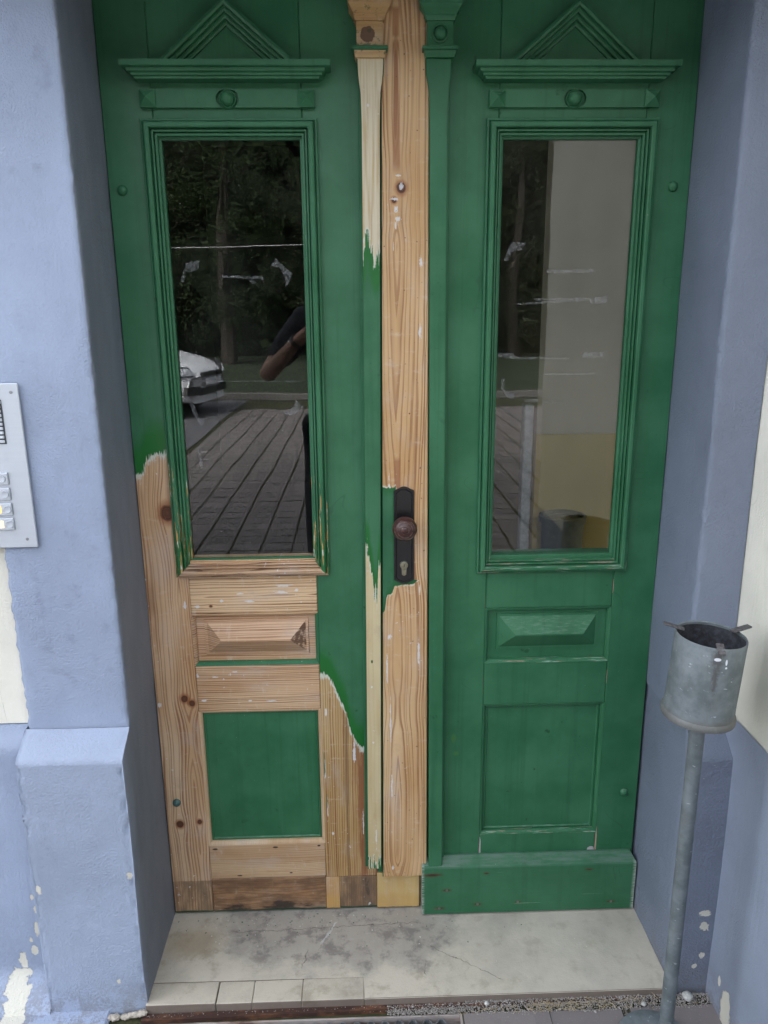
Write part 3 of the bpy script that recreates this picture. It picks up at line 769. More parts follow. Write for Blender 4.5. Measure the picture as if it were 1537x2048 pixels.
    bm = bmesh.new(); me = bpy.data.meshes.new('t'); me.from_pydata(vs, [], fs); bm.from_mesh(me); bpy.data.meshes.remove(me)
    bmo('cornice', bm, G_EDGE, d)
    # pediment rakes
    rp = [(.0, -.002), (.0, -.026), (.0045, -.0275), (.0085, -.026), (.009, -.019), (.0125, -.0195), (.0155, -.018), (.016, -.012), (.0195, -.0125), (.0225, -.011), (.023, -.005), (.0265, -.0055), (.030, -.004), (.0305, .001)]
    zf = 1.8818; ap = (cx, 1.9875); hw = .1270
    for s2 in (-1, 1):
        dirv = Vector((s2*hw, zf-ap[1])); ln = dirv.length; dirv /= ln
        nrm = Vector((dirv.y*s2, -dirv.x*s2)) * -1
        nrm = Vector((-s2*abs(dirv.y), -abs(dirv.x)))
        vs = []; fs = []
        for (t, y) in rp:
            P0 = Vector(ap) + nrm*t; k = (ap[0]-P0.x)/dirv.x; A = P0+dirv*k
            k2 = (zf-P0.y)/dirv.y; Bp = P0+dirv*k2
            vs += [(A.x, y, A.y), (Bp.x, y, Bp.y)]
        n = len(rp)
        for i in range(n): k = (i+1) % n; fs.append((2*i, 2*i+1, 2*k+1, 2*k))
        fs.append(tuple(range(0, 2*n, 2))); fs.append(tuple(range(1, 2*n, 2)))
        bm = bmesh.new(); me = bpy.data.meshes.new('t'); me.from_pydata(vs, [], fs); bm.from_mesh(me); bpy.data.meshes.remove(me)
        bmo('pediment_rake', bm, G_EDGE, d)
    # frieze: two band pieces hollowed round a boss, a little pyramid at each end
    fz, fh = 1.8262, .0152
    cxx = sg*.3275
    for s2 in (-1, 1):
        q = []
        for i in range(9):
            a = -math.pi/2*.80+math.pi*.80*i/8
            q.append((cxx+s2*.0215*math.cos(a), fz+.0215*math.sin(a)*.82 if abs(.0215*math.sin(a)*.82) < fh else fz+math.copysign(fh, math.sin(a))))
        xe = cxx+s2*.1330
        q = [(q[0][0], fz-fh)] + q + [(q[-1][0], fz+fh), (xe, fz+fh), (xe, fz-fh)]
        qq = []
        for p in q:
            if not qq or (Vector(p)-Vector(qq[-1])).length > 1e-4: qq.append(p)
        hexa('frieze_band', qq, -.0075, .001, GS, d, 0)
        bm = bmesh.new(); xc = cxx+s2*.1478
        bbox(bm, xc-.0148, xc+.0148, -.0118, .001, fz-.0155, fz+.0155, .0008)
        a = [bm.verts.new(p) for p in ((xc-.0135, -.0117, fz-.0142), (xc+.0135, -.0117, fz-.0142), (xc+.0135, -.0117, fz+.0142), (xc-.0135, -.0117, fz+.0142))]
        t = bm.verts.new((xc, -.0245, fz))
        for i in range(4): bm.faces.new((a[i], a[(i+1) % 4], t))
        bmo('pyramid_stud', bm, G_EDGE, d)
    lathe('boss', [(.0165, -.001), (.0165, .004), (.0150, .0055), (.0135, .005), (.0128, .0045), (.0125, .009), (.0108, .0145), (.0070, .0185), (.0025, .0202), (.0001, .0204)], (cxx, 0, fz), (0, -1, 0), G_EDGE, d, 32)
    # dome heads of the hinge bolts
    for (bx, bz, gm) in (((-.5385, 1.668, G_EDGE), (-.5372, .3177, simple('blue_green_bolt_paint', (.06, .13, .13), .4))) if L else ((.5313, 1.6715, G_EDGE), (.5319, .3138, G_EDGE))):
        lathe('bolt_head', [(.0100, -.001), (.0098, .0015), (.0085, .0045), (.0055, .0070), (.0020, .0080), (.0001, .0082)], (bx, 0, bz), (0, -1, 0), gm, d, 24)
    # slender column
    sk = .0065 if L else -.0055
    def cxp(x, z): return x - sk*(1.46-z)
    mcol = m_col_l if L else GS
    if L: xl, xr, cz = -.0790, -.0455, -.0632
    else: xl, xr, cz = .0525, .0845, .0705
    pts_l = [(.1375, 0), (1.775, 0), (1.800, -.0005), (1.832, -.0015), (1.848, -.004), (1.862, -.0072), (1.889, -.0082)]
    q = [(cxp(xl+dx, z), z) for z, dx in pts_l] + [(cxp(xr-dx, z), z) for z, dx in reversed(pts_l)]
    if L: q = [(p[0], p[1]) for p in q]
    hexa('column_shaft', q, -.026, -.0005, mcol, d, .0015)
    # backing strip behind the column, always green
    q = [(cxp(xl-.006, .13), .130), (cxp(xl-.006, 1.93), 1.93), (cxp(xr+.0035, 1.93), 1.93), (cxp(xr+.0035, .13), .130)] if L else [(cxp(xl-.001, .14), .142), (cxp(xl-.001, 1.93), 1.93), (cxp(xr+.007, 1.93), 1.93), (cxp(xr+.007, .14), .142)]
    hexa('column_backing', q, -.008, -.0003, G_EDGE, d, .001)
    mc = m_cap_l if L else G_EDGE
    zc = cxp(cz+.0, 1.9)
    def ringcap(nm, prf, mt):
        vs = []; fs = []
        for (hw_, y, z) in prf: vs += [(zc-hw_, -.0005, z), (zc-hw_, y, z), (zc+hw_, y, z), (zc+hw_, -.0005, z)]
        k = len(prf)
        for i in range(k-1):
            for j in range(3): fs.append((4*i+j, 4*i+j+1, 4*i+j+5, 4*i+j+4))
        fs.append((0, 1, 2, 3)); fs.append((4*k-4, 4*k-3, 4*k-2, 4*k-1))
        bm = bmesh.new(); me = bpy.data.meshes.new('t'); me.from_pydata(vs, [], fs); bm.from_mesh(me); bpy.data.meshes.remove(me)
        bmo(nm, bm, mt, d)
    ringcap('capital_collar', [(.0245, -.030, 1.8885), (.0265, -.032, 1.8890), (.0285, -.036, 1.8960), (.0290, -.037, 1.8990)], mc)
    ringcap('capital_lip', [(.0318, -.040, 1.8992), (.0325, -.042, 1.9000), (.0325, -.042, 1.9050), (.0310, -.040, 1.9060)], G_EDGE)
    ringcap('capital_block', [(.0240, -.031, 1.9062), (.0240, -.031, 1.9480)], mc)
    ringcap('capital_top', [(.0262, -.034, 1.9482), (.0275, -.036, 1.9540), (.0292, -.037, 1.9550), (.0292, -.037, 1.9580), (.0315, -.041, 1.9620), (.0345, -.046, 1.9660), (.0375, -.050, 1.9700), (.0380, -.050, 1.9780), (.0400, -.053, 1.985), (.0400, -.053, 1.997)], mc)
    if not L:
        lathe('capital_boss', [(.0155, -.001), (.0150, .0035), (.0130, .0045), (.0120, .002), (.0112, .002), (.0108, .006), (.0080, .0110), (.0040, .0135), (.0001, .014)], (zc, -.031, 1.927), (0, -1, 0), G_EDGE, d, 28)
    return d, gp
leafL, paneL = leaf(-1)
leafR, paneR = leaf(1)
# meeting batten with lock, fixed to the left leaf
def bx(z): return (-.0435-.0062*(1.46-z), .0512+.0028*(1.46-z))
q = [(bx(.1085)[0]-.001, .1085), (bx(1.998)[0], 1.998), (bx(1.998)[1], 1.998), (bx(.1085)[1]-.012, .1085)]
q = [(bx(.1085)[0], .1085), (bx(1.998)[0], 1.998), (bx(1.998)[1], 1.998), (bx(.128)[1], .128), (bx(.1085)[1]-.004, .1085)]
hexa('meeting_batten', q, -.020, -.0004, m_batten, leafL, .0022)
# a filler strip behind the joint so no light passes between the leaves
box('meeting_rebate', -.0630, .0430, .0005, .044, .1070, 1.998, GS, leafL, .0)
# plinth board on the right leaf
bm = bmesh.new()
pf = [(-.0300, .006), (-.0300, .1350), (-.0285, .1385), (-.0060, .1540), (-.0005, .1545), (-.0005, .006)]
a = [bm.verts.new((.0432, y, z)) for y, z in pf]
b_ = [bm.verts.new((.5660 if z < .14 else .5560, y, z)) for y, z in pf]
bm.faces.new(a); bm.faces.new(list(reversed(b_)))
for i in range(len(pf)): k = (i+1) % len(pf); bm.faces.new((a[i], b_[i], b_[k], a[k]))
bmo('plinth_board', bm, G_PLINTH, leafR)
# nail heads
nailm = simple('old_nail_head', (.20, .17, .16), .5, .6)
for (x, z) in ((.104, .074), (.18, .031), (.086, .022), (.279, .034), (.51, .027)):
    lathe('nail_head', [(.0035, -.001), (.0033, .0004), (.0001, .0008)], (x, -.030, z), (0, -1, 0), nailm, leafR, 10)
# lock plate, knob, cylinder
iron = simple('black_lacquered_iron', (.006, .006, .007), .30, .0, .35, 240, .4, .7)
lp = None
def plate_outline(e, zc=.973, hw=.0218, hh=.1085):
    q = []
    n = 12
    for i in range(n+1):
        u = -1+2*i/n; q.append(((hw-e)*u, hh-e-.007+.007*max(0, math.cos(u*1.9))**1.4+(-.002 if abs(u) > .99 else 0)))
    q2 = [(x, -z) for x, z in reversed(q)]
    return [(x+.0012, z+zc) for x, z in q+q2]
bm = bmesh.new()
def addp(q, y0, y1):
    f = [bm.verts.new((p[0], y0, p[1])) for p in q]; g = [bm.verts.new((p[0], y1, p[1])) for p in q]
    bm.faces.new(f)
    for i in range(len(q)): bm.faces.new((f[i], f[(i+1) % len(q)], g[(i+1) % len(q)], g[i]))
addp(plate_outline(0), -.0235, -.0195)
bmesh.ops.bevel(bm, geom=[e for e in bm.edges if abs(e.verts[0].co.y+.0235) < 1e-5 and abs(e.verts[1].co.y+.0235) < 1e-5], offset=.0012, segments=2, affect='EDGES')
# raised inner rim
for (e0, e1, y) in ((.0040, .0062, -.0252),):
    a = plate_outline(e0); c2 = plate_outline(e1); n = len(a)
    va = [bm.verts.new((p[0], -.0234, p[1])) for p in a]; vb = [bm.verts.new(((p[0]+q_[0])/2, y, (p[1]+q_[1])/2)) for p, q_ in zip(a, c2)]; vc = [bm.verts.new((p[0], -.0234, p[1])) for p in c2]
    for i in range(n):
        k = (i+1) % n; bm.faces.new((va[i], va[k], vb[k], vb[i])); bm.faces.new((vb[i], vb[k], vc[k], vc[i]))
lp = bmo('lock_plate', bm, iron, leafL)
kb = B('worn_brown_bakelite')
kr = kb.math('SQRT', (kb.X-.0008)*(kb.X-.0008) + (kb.Z-.9985)*(kb.Z-.9985))
kn = kb.noise(kb.X, kb.Y, kb.Z, 130, 4, .65)
kring = kb.math('MAXIMUM', kb.ss(kb.math('ABSOLUTE', kr-.0080), .0007, .0003), kb.math('MAXIMUM', kb.ss(kb.math('ABSOLUTE', kr-.0160), .0006, .0002), kb.ss(kb.math('ABSOLUTE', kr-.0212), .0006, .0002)*.6))
kc = kb.mx((.055, .022, .020), (.10, .05, .04), kb.ss(kn, .45, .7))
kc = kb.mx(kc, (.30, .24, .20), kring*kb.ss(kn, .40, .55)*.7)
kc = kb.mx(kc, (.30, .27, .25), kb.ss(kb.noise(kb.X, kb.Y, kb.Z, 420, 2, .6), .68, .74)*kb.ss(kb.X, .0, .018)*.8)
brown = kb.out(kc, .32, kn, .15, .001)
lathe('door_knob', [(.0085, .000), (.0100, .010), (.0120, .014), (.0170, .017), (.0225, .022), (.0258, .029), (.0262, .034), (.0250, .0385), (.0215, .0430), (.0208, .0425), (.0200, .0436), (.0165, .0460), (.0158, .0453), (.0150, .0464), (.0085, .0488), (.0078, .0480), (.0070, .0492), (.0030, .0505), (.0001, .0507)], (.0008, -.0235, .9985), (0, -1, 0), brown, lp, 40)
brass = simple('dull_brass', (.33, .31, .22), .38, .8, .2, 200, .2)
lathe('cylinder_collar', [(.0105, .0), (.0105, .0022), (.0090, .0030), (.0086, .0010)], (.0012, -.0233, .9075), (0, -1, 0), iron, lp, 24)
q = [(.0012+.0086*math.cos(a), .9075+.0086*math.sin(a)) for a in [R(-55+290*i/18) for i in range(19)]]
q = q + [(.0012-.0048, .886), (.0012, .8835), (.0012+.0048, .886)]
hexa('lock_cylinder', q, -.0262, -.0230, brass, lp, .0005)
lathe('cylinder_plug', [(.0062, .0), (.0062, .0012), (.0050, .0016), (.0001, .0016)], (.0012, -.0260, .9080), (0, -1, 0), brass, lp, 20)
box('keyhole', .0004, .0020, -.0281, -.0270, .9045, .9115, iron, lp, .0002)

# torn tape left on the glass
def scrap(pts, pane):
    rnd = random.Random(len(pts)*7+int(abs(pts[0][0])*1e4)); q = []
    n = len(pts)
    for i in range(n):
        a, b_ = Vector(pts[i]), Vector(pts[(i+1) % n]); k = max(1, int((b_-a).length/.0035))
        for j in range(k):
            p = a.lerp(b_, j/k); q.append((p.x+rnd.uniform(-.0007, .0007), p.y+rnd.uniform(-.0007, .0007)))
    vs = [(x, .0119, z) for x, z in q] + [(x, .0124, z) for x, z in q]; n = len(q)
    fs = [tuple(range(n))] + [(i, (i+1) % n, n+(i+1) % n, n+i) for i in range(n)]
    M('tape_residue', vs, fs, TAPE, pane)
for s in ([(-.443, 1.500), (-.437, 1.515), (-.4294, 1.536), (-.4016, 1.540), (-.405, 1.524), (-.420, 1.518), (-.432, 1.520), (-.436, 1.498)],
          [(-.262, 1.528), (-.252, 1.543), (-.243, 1.534), (-.2196, 1.514), (-.226, 1.497), (-.233, 1.490), (-.236, 1.510), (-.246, 1.526)],
          [(-.361, 1.512), (-.278, 1.508), (-.278, 1.503), (-.361, 1.5075)], [(-.306, 1.5015), (-.298, 1.503), (-.291, 1.497), (-.300, 1.493)],
          [(-.4415, 1.262), (-.436, 1.235), (-.420, 1.208), (-.408, 1.236), (-.414, 1.222), (-.425, 1.228), (-.434, 1.255)],
          [(-.2565, 1.239), (-.232, 1.229), (-.2054, 1.246), (-.222, 1.262), (-.2275, 1.250), (-.240, 1.236)],
          [(-.4324, 1.166), (-.428, 1.166), (-.423, 1.122), (-.430, 1.122)], [(-.424, 1.156), (-.413, 1.157), (-.413, 1.154), (-.424, 1.153)], [(-.423, 1.140), (-.411, 1.141), (-.411, 1.138), (-.423, 1.137)],
          [(-.455, 1.3035), (-.21, 1.3015), (-.21, 1.3003), (-.455, 1.3022)], [(-.242, 1.302), (-.230, 1.300), (-.236, 1.296)],
          [(-.368, 1.20), (-.365, 1.18), (-.3665, 1.16), (-.3685, 1.18)]):
    scrap(s, paneL)
for s in ([(.2174, 1.5705), (.2476, 1.5705), (.2405, 1.556), (.220, 1.553), (.218, 1.545), (.213, 1.536), (.205, 1.536)],
          [(.2922, 1.5175), (.3905, 1.5175), (.3905, 1.512), (.2922, 1.511)], [(.2352, 1.4525), (.30, 1.457), (.38, 1.4615), (.4213, 1.466), (.419, 1.452), (.388, 1.449), (.383, 1.456), (.2352, 1.4495)],
          [(.27, 1.462), (.375, 1.463), (.375, 1.459), (.27, 1.458)],
          [(.1975, 1.354), (.229, 1.354), (.235, 1.346), (.345, 1.343), (.345, 1.340), (.240, 1.341), (.20, 1.345)],
          [(.373, 1.343), (.378, 1.353), (.4235, 1.354), (.4235, 1.342), (.395, 1.343)], [(.2898, 1.3105), (.4032, 1.3115), (.4032, 1.3075), (.35, 1.3075), (.2898, 1.3085)],
          [(.256, 1.257), (.285, 1.258), (.284, 1.251), (.262, 1.252)], [(.297, 1.252), (.315, 1.253), (.315, 1.250), (.297, 1.250)], [(.325, 1.2525), (.341, 1.2525), (.341, 1.250), (.325, 1.250)],
          [(.2065, 1.302), (.213, 1.302), (.213, 1.280), (.220, 1.272), (.2384, 1.272), (.233, 1.255), (.217, 1.266), (.208, 1.280)]):
    scrap(s, paneR)

# ------------------------------------------------------------------ threshold, edge iron, grate
def conc(name, seed, base=(.53, .49, .41)):
    b = B(name); X, Y, Z = b.X, b.Y, b.Z
    n1 = b.noise(X+seed, Y, Z, 6, 8, .66); n2 = b.noise(X, Y+seed, Z, 60, 5, .65); n3 = b.noise(X+seed+4, Y, Z, 19, 6, .7)
    c = b.mx(base, tuple(v*.72 for v in base), b.ss(n1, .40, .70))
    c = b.mx(c, (.27, .235, .175), b.ss(n3, .50, .68)*.55)
    c = b.mx(c, (.20, .19, .18), b.ss(b.noise(X, Y, Z, 420, 2, .6), .60, .70)*.35)
    c = b.mx(c, (.56, .54, .49), b.ss(b.noise(X+2, Y, Z, 300, 2, .6), .66, .74)*.5)
    # trodden grey patch towards the left leaf
    m_ = b.ss(b.spots(X, Y, [(-.20, -.05, .34, .20), (-.05, -.09, .24, .16)]) + (n1-.5)*1.5, .16, .55)
    c = b.mx(c, (.25, .235, .22), m_*.50)
    c = b.mx(c, (.13, .125, .13), m_*b.ss(n3, .48, .62)*.5)
    c = b.mx(c, (.42, .41, .40), m_*b.ss(b.noise(X*1.5, Y*3, Z, 24, 6, .7), .58, .68)*.5)
    c = b.mx(c, (.30, .225, .13), b.ss(b.spots(X, Y, [(-.50, -.09, .10, .07)]) + (n1-.5)*.5, .1, .7)*.5)
    c = b.mx(c, (.55, .54, .51), b.ss(b.noise(X*2+seed, Y*3, Z, 16, 5, .7), .64, .72)*.35)
    c = b.mx(c, tuple(v*.5 for v in base), b.ss(n2, .66, .74)*.35)
    c = b.mx(c, (.50, .47, .40), b.ss(X, .02, .25)*.35)
    # hairline cracks
    def crack(ox, oy, dx, dy, w=.0009, lim=(0, 1)):
        L_ = math.hypot(dx, dy); ux, uy = dx/L_, dy/L_
        al = (X-ox)*ux + (Y-oy)*uy; ac = (X-ox)*(-uy) + (Y-oy)*ux + (b.noise(X, Y, 0.0, 38, 3, .6)-.5)*.022
        return b.ss(b.math('ABSOLUTE', ac), w, w*.35)*b.ss(al, 0, .01)*b.ss(al, L_, L_-.01)
    cr = crack(-.42, -.062, .46, .014)
    for a in ((-.17, -.04, -.035, -.085), (.05, -.12, .16, -.10), (.04, -.155, -.002, -.05), (-.24, -.175, .01, .06)): cr = b.math('MAXIMUM', cr, crack(*a))
    c = b.mx(c, (.09, .08, .07), cr*.7)
    wl = crack(-.165, -.035, -.035, -.075, .0030)
    c = b.mx(c, (.62, .62, .64), wl*.6)
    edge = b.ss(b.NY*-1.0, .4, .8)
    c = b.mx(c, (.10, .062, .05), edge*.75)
    return b.out(c, .8, n1*.6+n2*.5+b.noise(X, Y, Z, 260, 2, .6)*.3-cr*2.0, .6, .002)
m_sillc = conc('worn_threshold_concrete', 0); m_edge = conc('threshold_edge_concrete', 3.3, (.50, .46, .38))
step = empty('door_step', (0, -.1, -.05), 'worn pale concrete door step with cracked front edge', 'door step')
bm = bmesh.new()
q = [(-.572, .06), (.574, .06), (.574, -.258), (-.0995, -.258), (-.0995, -.2008), (-.572, -.2008)]
f = [bm.verts.new((x, y, 0)) for x, y in q]; g = [bm.verts.new((x, y, -.09)) for x, y in q]
bm.faces.new(f); bm.faces.new(list(reversed(g)))
for i in range(6): bm.faces.new((f[i], f[(i+1) % 6], g[(i+1) % 6], g[i]))
bmesh.ops.bevel(bm, geom=[e for e in bm.edges if e.verts[0] in f and e.verts[1] in f], offset=.0016, segments=2, affect='EDGES')
bmo('slab', bm, m_sillc, step)
for x0, x1, h in ((-.570, -.4210, .0010), (-.4190, -.3422, -.0006), (-.3414, -.2352, 0), (-.2346, -.1002, 0)):
    bm = bmesh.new(); bbox(bm, x0, x1, -.2580, -.2013, -.06, h, .0022, 2); bmo('edge_piece', bm, m_edge, step)
def rust(name, a=(.055, .028, .022), c2=(.17, .075, .04), pale=.3):
    b = B(name); n = b.noise(b.X*.5, b.Y, b.Z, 40, 5, .65)
    c = b.mx(a, c2, b.ss(n, .45, .68)); c = b.mx(c, (.50, .47, .45), b.ss(b.noise(b.X*.25+4, b.Y, b.Z, 25, 4, .6), .66-pale*.5, .74-pale*.3)*.7)
    return b.out(c, .6, n, .6, .001, .2)
bar = empty('edge_iron', (0, -.272, -.03), 'rusty brown steel angle along the front of the door step', 'steel angle')
bm = bmesh.new()
for (x0, x1) in ((-.575, .575),):
    for (dy0, dy1, z0, z1) in ((0, .005, -.050, -.0155), (.005, .017, -.0215, -.0180)):
        vs = []
        for x, yy in ((x0, -.2790), (x1, -.2630)):
            for y, z in ((yy+dy0, z0), (yy+dy1, z0), (yy+dy1, z1), (yy+dy0, z1)): vs.append(bm.verts.new((x, y, z)))
        bm.faces.new(vs[0:4]); bm.faces.new(vs[4:8])
        for i in range(4): k = (i+1) % 4; bm.faces.new((vs[i], vs[k], vs[4+k], vs[4+i]))
bmo('steel_angle', bm, rust('rusty_steel', pale=.05), bar)
gr = empty('foot_grate', (-.25, -.4, -.03), 'galvanised honeycomb boot scraper grate in a rusty frame before the step', 'grate')
fm = rust('painted_rusty_frame', (.12, .06, .05), (.30, .20, .16), .6)
GX0, GX1, GY1, GY0 = -.60, .105, -.2850, -.62
box('frame_bar', GX0-.03, GX1+.004, GY1+.0005, GY1+.0045, -.05, -.0235, fm, gr, .0006)
box('frame_bar', GX1, GX1+.0045, GY0, GY1, -.05, -.0225, fm, gr, .0006)
box('frame_bar', GX0-.0045, GX0, GY0, GY1, -.05, -.0225, fm, gr, .0006)
box('frame_bar', GX0, GX1, GY0-.0045, GY0, -.05, -.0225, fm, gr, .0006)
box('pit_floor', GX0, GX1, GY0, GY1, -.13, -.12, simple('pit_dirt', (.035, .03, .025), .9), gr, 0)
for (a_, b2, c2, d2) in ((GX0-.002, GX1+.002, GY1+.005, GY1+.010),): pass
gal = simple('galvanised_steel_dull', (.30, .33, .35), .45, .7, .3, 90, .25)
bm = bmesh.new(); r = .0115
def strip(p, q, z0=-.045, z1=-.0275, w=.0007):
    dv = Vector((q[0]-p[0], q[1]-p[1])).normalized(); nx, ny = -dv.y*w, dv.x*w
    v = [bm.verts.new((x+sx*nx, y+sx*ny, z)) for (x, y) in (p, q) for sx in (-1, 1) for z in (z0, z1)]
    for f in ((0, 1, 5, 4), (2, 3, 7, 6), (1, 3, 7, 5)): bm.faces.new([v[i] for i in f])
ry = 0; y = GY1-.004
pitchx = .030; pitchy = .0105
row = 0
while y > GY0+.012:
    off = (row % 2)*pitchx/2
    x = GX0+off
    while x < GX1-pitchx:
        # flattened hexagon: shared zig-zag plus verticals
        strip((x, y), (x+.006, y)) if False else None
        strip((x, y), (x+pitchx*.25, y-pitchy*.0))
        strip((x+pitchx*.25, y), (x+pitchx*.5, y-pitchy))
        strip((x+pitchx*.5, y-pitchy), (x+pitchx*.75, y-pitchy)) if False else None
        strip((x+pitchx*.25, y), (x+pitchx*.0+0, y)) if False else None
        strip((x, y), (x-pitchx*.25, y-pitchy)) if x-pitchx*.25 > GX0 else None
        x += pitchx
    y -= pitchy; row += 1
bmo('honeycomb_mesh', bm, gal, gr, kind='stuff')

# ------------------------------------------------------------------ ground and paving
def soil():
    b = B('moss_and_soil'); n = b.noise(b.X, b.Y, b.Z, 30, 4, .6)
    c = b.mx((.022, .030, .008), (.05, .048, .018), b.ss(n, .35, .65))
    far = b.ss(b.Y, -11.0, -12.0); c = b.mx(c, (.022, .036, .014), far)
    return b.out(c, .95, n, .8, .01)
SOIL = soil()
ground = M('ground', [(-80, -.25, -.034), (80, -.25, -.034), (80, -120, -.034), (-80, -120, -.034)], [(0, 3, 2, 1)], SOIL, None, kind='structure')
# leave the pit open: the sheet is cut round the grate
bpy.data.objects.remove(ground)
def ringplane(name, outer, hole, z, mat):
    x0, x1, y0, y1 = outer; a0, a1, b0, b1 = hole
    vs = [(x0, y0, z), (x1, y0, z), (x1, y1, z), (x0, y1, z), (a0, b0, z), (a1, b0, z), (a1, b1, z), (a0, b1, z)]
    return M(name, vs, [(0, 1, 5, 4), (1, 2, 6, 5), (2, 3, 7, 6), (3, 0, 4, 7)], mat, None, kind='structure')
ground = ringplane('ground', (-80, 80, -120, -.20), (GX0-.004, GX1+.004, GY0-.004, GY1+.004), -.0262, SOIL)
M('ground_behind', [(-80, 5.2, -.07), (80, 5.2, -.07), (80, 60, -.07), (-80, 60, -.07)], [(0, 1, 2, 3)], SOIL, None, kind='structure')
def paver_mat():
    b = B('weathered_concrete_paver'); n = b.noise(b.X+b.rnd*9, b.Y, b.Z, 14, 4, .6); g = b.noise(b.X, b.Y+b.rnd*7, b.Z, 240, 3, .6)
    ge = b.n.new('ShaderNodeNewGeometry'); sp = b.n.new('ShaderNodeSeparateXYZ'); b.t.links.new(ge.outputs['Position'], sp.inputs[0])
    cx_ = b.math('FLOOR', (V(b, sp.outputs[0])-.2627)/.2); cy_ = b.math('FLOOR', (V(b, sp.outputs[1])+.277)/.162)
    cell = b.noise(cx_*3.7, cy_*5.3, 0.0, 1, 0, .5)
    c = b.mx((.150, .135, .135), (.215, .192, .190), b.ss(cell, .3, .7))
    c = b.mx(c, (.13, .12, .115), b.ss(n, .5, .75)*.5); c = b.mx(c, (.36, .34, .33), b.ss(g, .60, .70)*.4)
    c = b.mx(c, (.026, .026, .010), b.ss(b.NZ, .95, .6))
    return b.out(c, .85, n*.4+g*.6, .7, .002)
PAV = paver_mat()
def paver_mesh(lx, ly, seed):
    bm = bmesh.new(); bbox(bm, -lx/2, lx/2, -ly/2, ly/2, -.030, 0, .003, 1)
    for v in bm.verts:
        v.co.x += random.uniform(-.0006, .0006); v.co.y += random.uniform(-.0006, .0006)
    me = bpy.data.meshes.new('paver'); bmesh.ops.recalc_face_normals(bm, faces=bm.faces); bm.to_mesh(me); bm.free(); me.materials.append(PAV)
    return me
pms = [paver_mesh(.190, .1530, i) for i in range(4)]
half = paver_mesh(.093, .1520, 9)
count = 0; PX, PY = .2, .162
vs_s, fs_s = [], []
def hole(x, y): return GX0-.10 < x < GX1+.02 and y > GY0-.09
rnd = random.Random(3)
for r_ in range(0, 62):
    for c in range(-12, 26):
        x = .3627+PX*c - (.0); y = -.277-PY*(r_+.5)
        x0p = x
        if x < -2.0 or x > 4: continue
        if x + .05 > .655 and y > LEN-.09: continue
        if hole(x, y):
            if x > .1: pass
            continue
        if x < .2 and x > GX1+.01 and y > GY0-.09:
            me = half; x = .2115
        near = count < 280 and -1.75 < x < 1.1 and r_ < 27
        dz = rnd.uniform(-.0015, .0015)
        x += .010*mnoise.noise(Vector((c*.35, y*.8, 0)))+rnd.uniform(-.0015, .0015)
        if near:
            o = bpy.data.objects.new('paver', (half if me is half and x == .2115 else pms[rnd.randrange(4)]) if x == .2115 else pms[rnd.randrange(4)])
            COL.objects.link(o); o.parent = ground; o.location = (x, y, -.0205+dz); o.rotation_euler.z = rnd.uniform(-.006, .006)
            count += 1
        else:
            b0 = len(vs_s); z = -.0205+dz
            for sx, sy, zz in ((-.0950, -.0765, z-.02), (.0950, -.0765, z-.02), (.0950, .0765, z-.02), (-.0950, .0765, z-.02), (-.092, -.0735, z), (.092, -.0735, z), (.092, .0735, z), (-.092, .0735, z)): vs_s.append((x+sx, y+sy, zz))
            fs_s += [(b0+4, b0+5, b0+6, b0+7)] + [(b0+i, b0+(i+1) % 4, b0+4+(i+1) % 4, b0+4+i) for i in range(4)]
pf_ = M('far_pavers', vs_s, fs_s, PAV, ground, kind='stuff')
pf_.location = (0, 0, 0)
# tarmac to the left where the car stands
tar = simple('tarmac', (.13, .13, .142), .85, 0, .5, 120, .25)
M('driveway', [(-30, -.26, -.018), (-2.000, -.26, -.018), (-2.000, -11.5, -.018), (-30, -11.5, -.018)], [(0, 3, 2, 1)], tar, None, kind='structure')
# grit gathered along the step
def grit_obj():
    rnd = random.Random(11); vs, fs = [], []
    def stone(x, y, z, s):
        b0 = len(vs); k = [rnd.uniform(.6, 1.3)*s for _ in range(6)]
        vs.extend([(x+k[0], y, z), (x, y+k[1], z), (x-k[2], y, z), (x, y-k[3], z), (x+s*rnd.uniform(-.3, .3), y, z+k[4]), (x, y, z-k[5]*.4)])
        for i in range(4): fs.append((b0+i, b0+(i+1) % 4, b0+4)); fs.append((b0+(i+1) % 4, b0+i, b0+5))
    for i in range(5200):
        x = rnd.uniform(-.05, .66); f = rnd.random()**1.5
        if x < .12: y = rnd.uniform(-.285, -.262)
        else: y = -.259-f*(.030+.012*mnoise.noise(Vector((x*14, 0, 0))))
        stone(x, y, -.0215+rnd.uniform(-.001, .003)+.005*(1-f), rnd.uniform(.0007, .0022)*(1.7 if rnd.random() < .04 else 1))
    for i in range(700):
        x = rnd.uniform(-.57, .6); stone(x, rnd.uniform(-.274, -.260), -.017+rnd.uniform(-.003, .0), rnd.uniform(.0006, .0016))
    for i in range(1500):
        jx = rnd.choice((.4627, .2627, .16, .6627-.007)); stone(jx+rnd.gauss(0, .003), rnd.uniform(-.45, -.275), -.0235, rnd.uniform(.0006, .0017))
    b = B('grit'); c = b.mx((.16, .14, .12), (.42, .40, .38), b.ss(b.noise(b.X, b.Y, b.Z, 400, 2, .6), .35, .65))
    o = M('grit', vs, fs, b.out(c, .9), None, kind='stuff')
    tag(o, 'loose grit and fine gravel gathered along the foot of the step', 'gravel')
grit_obj()
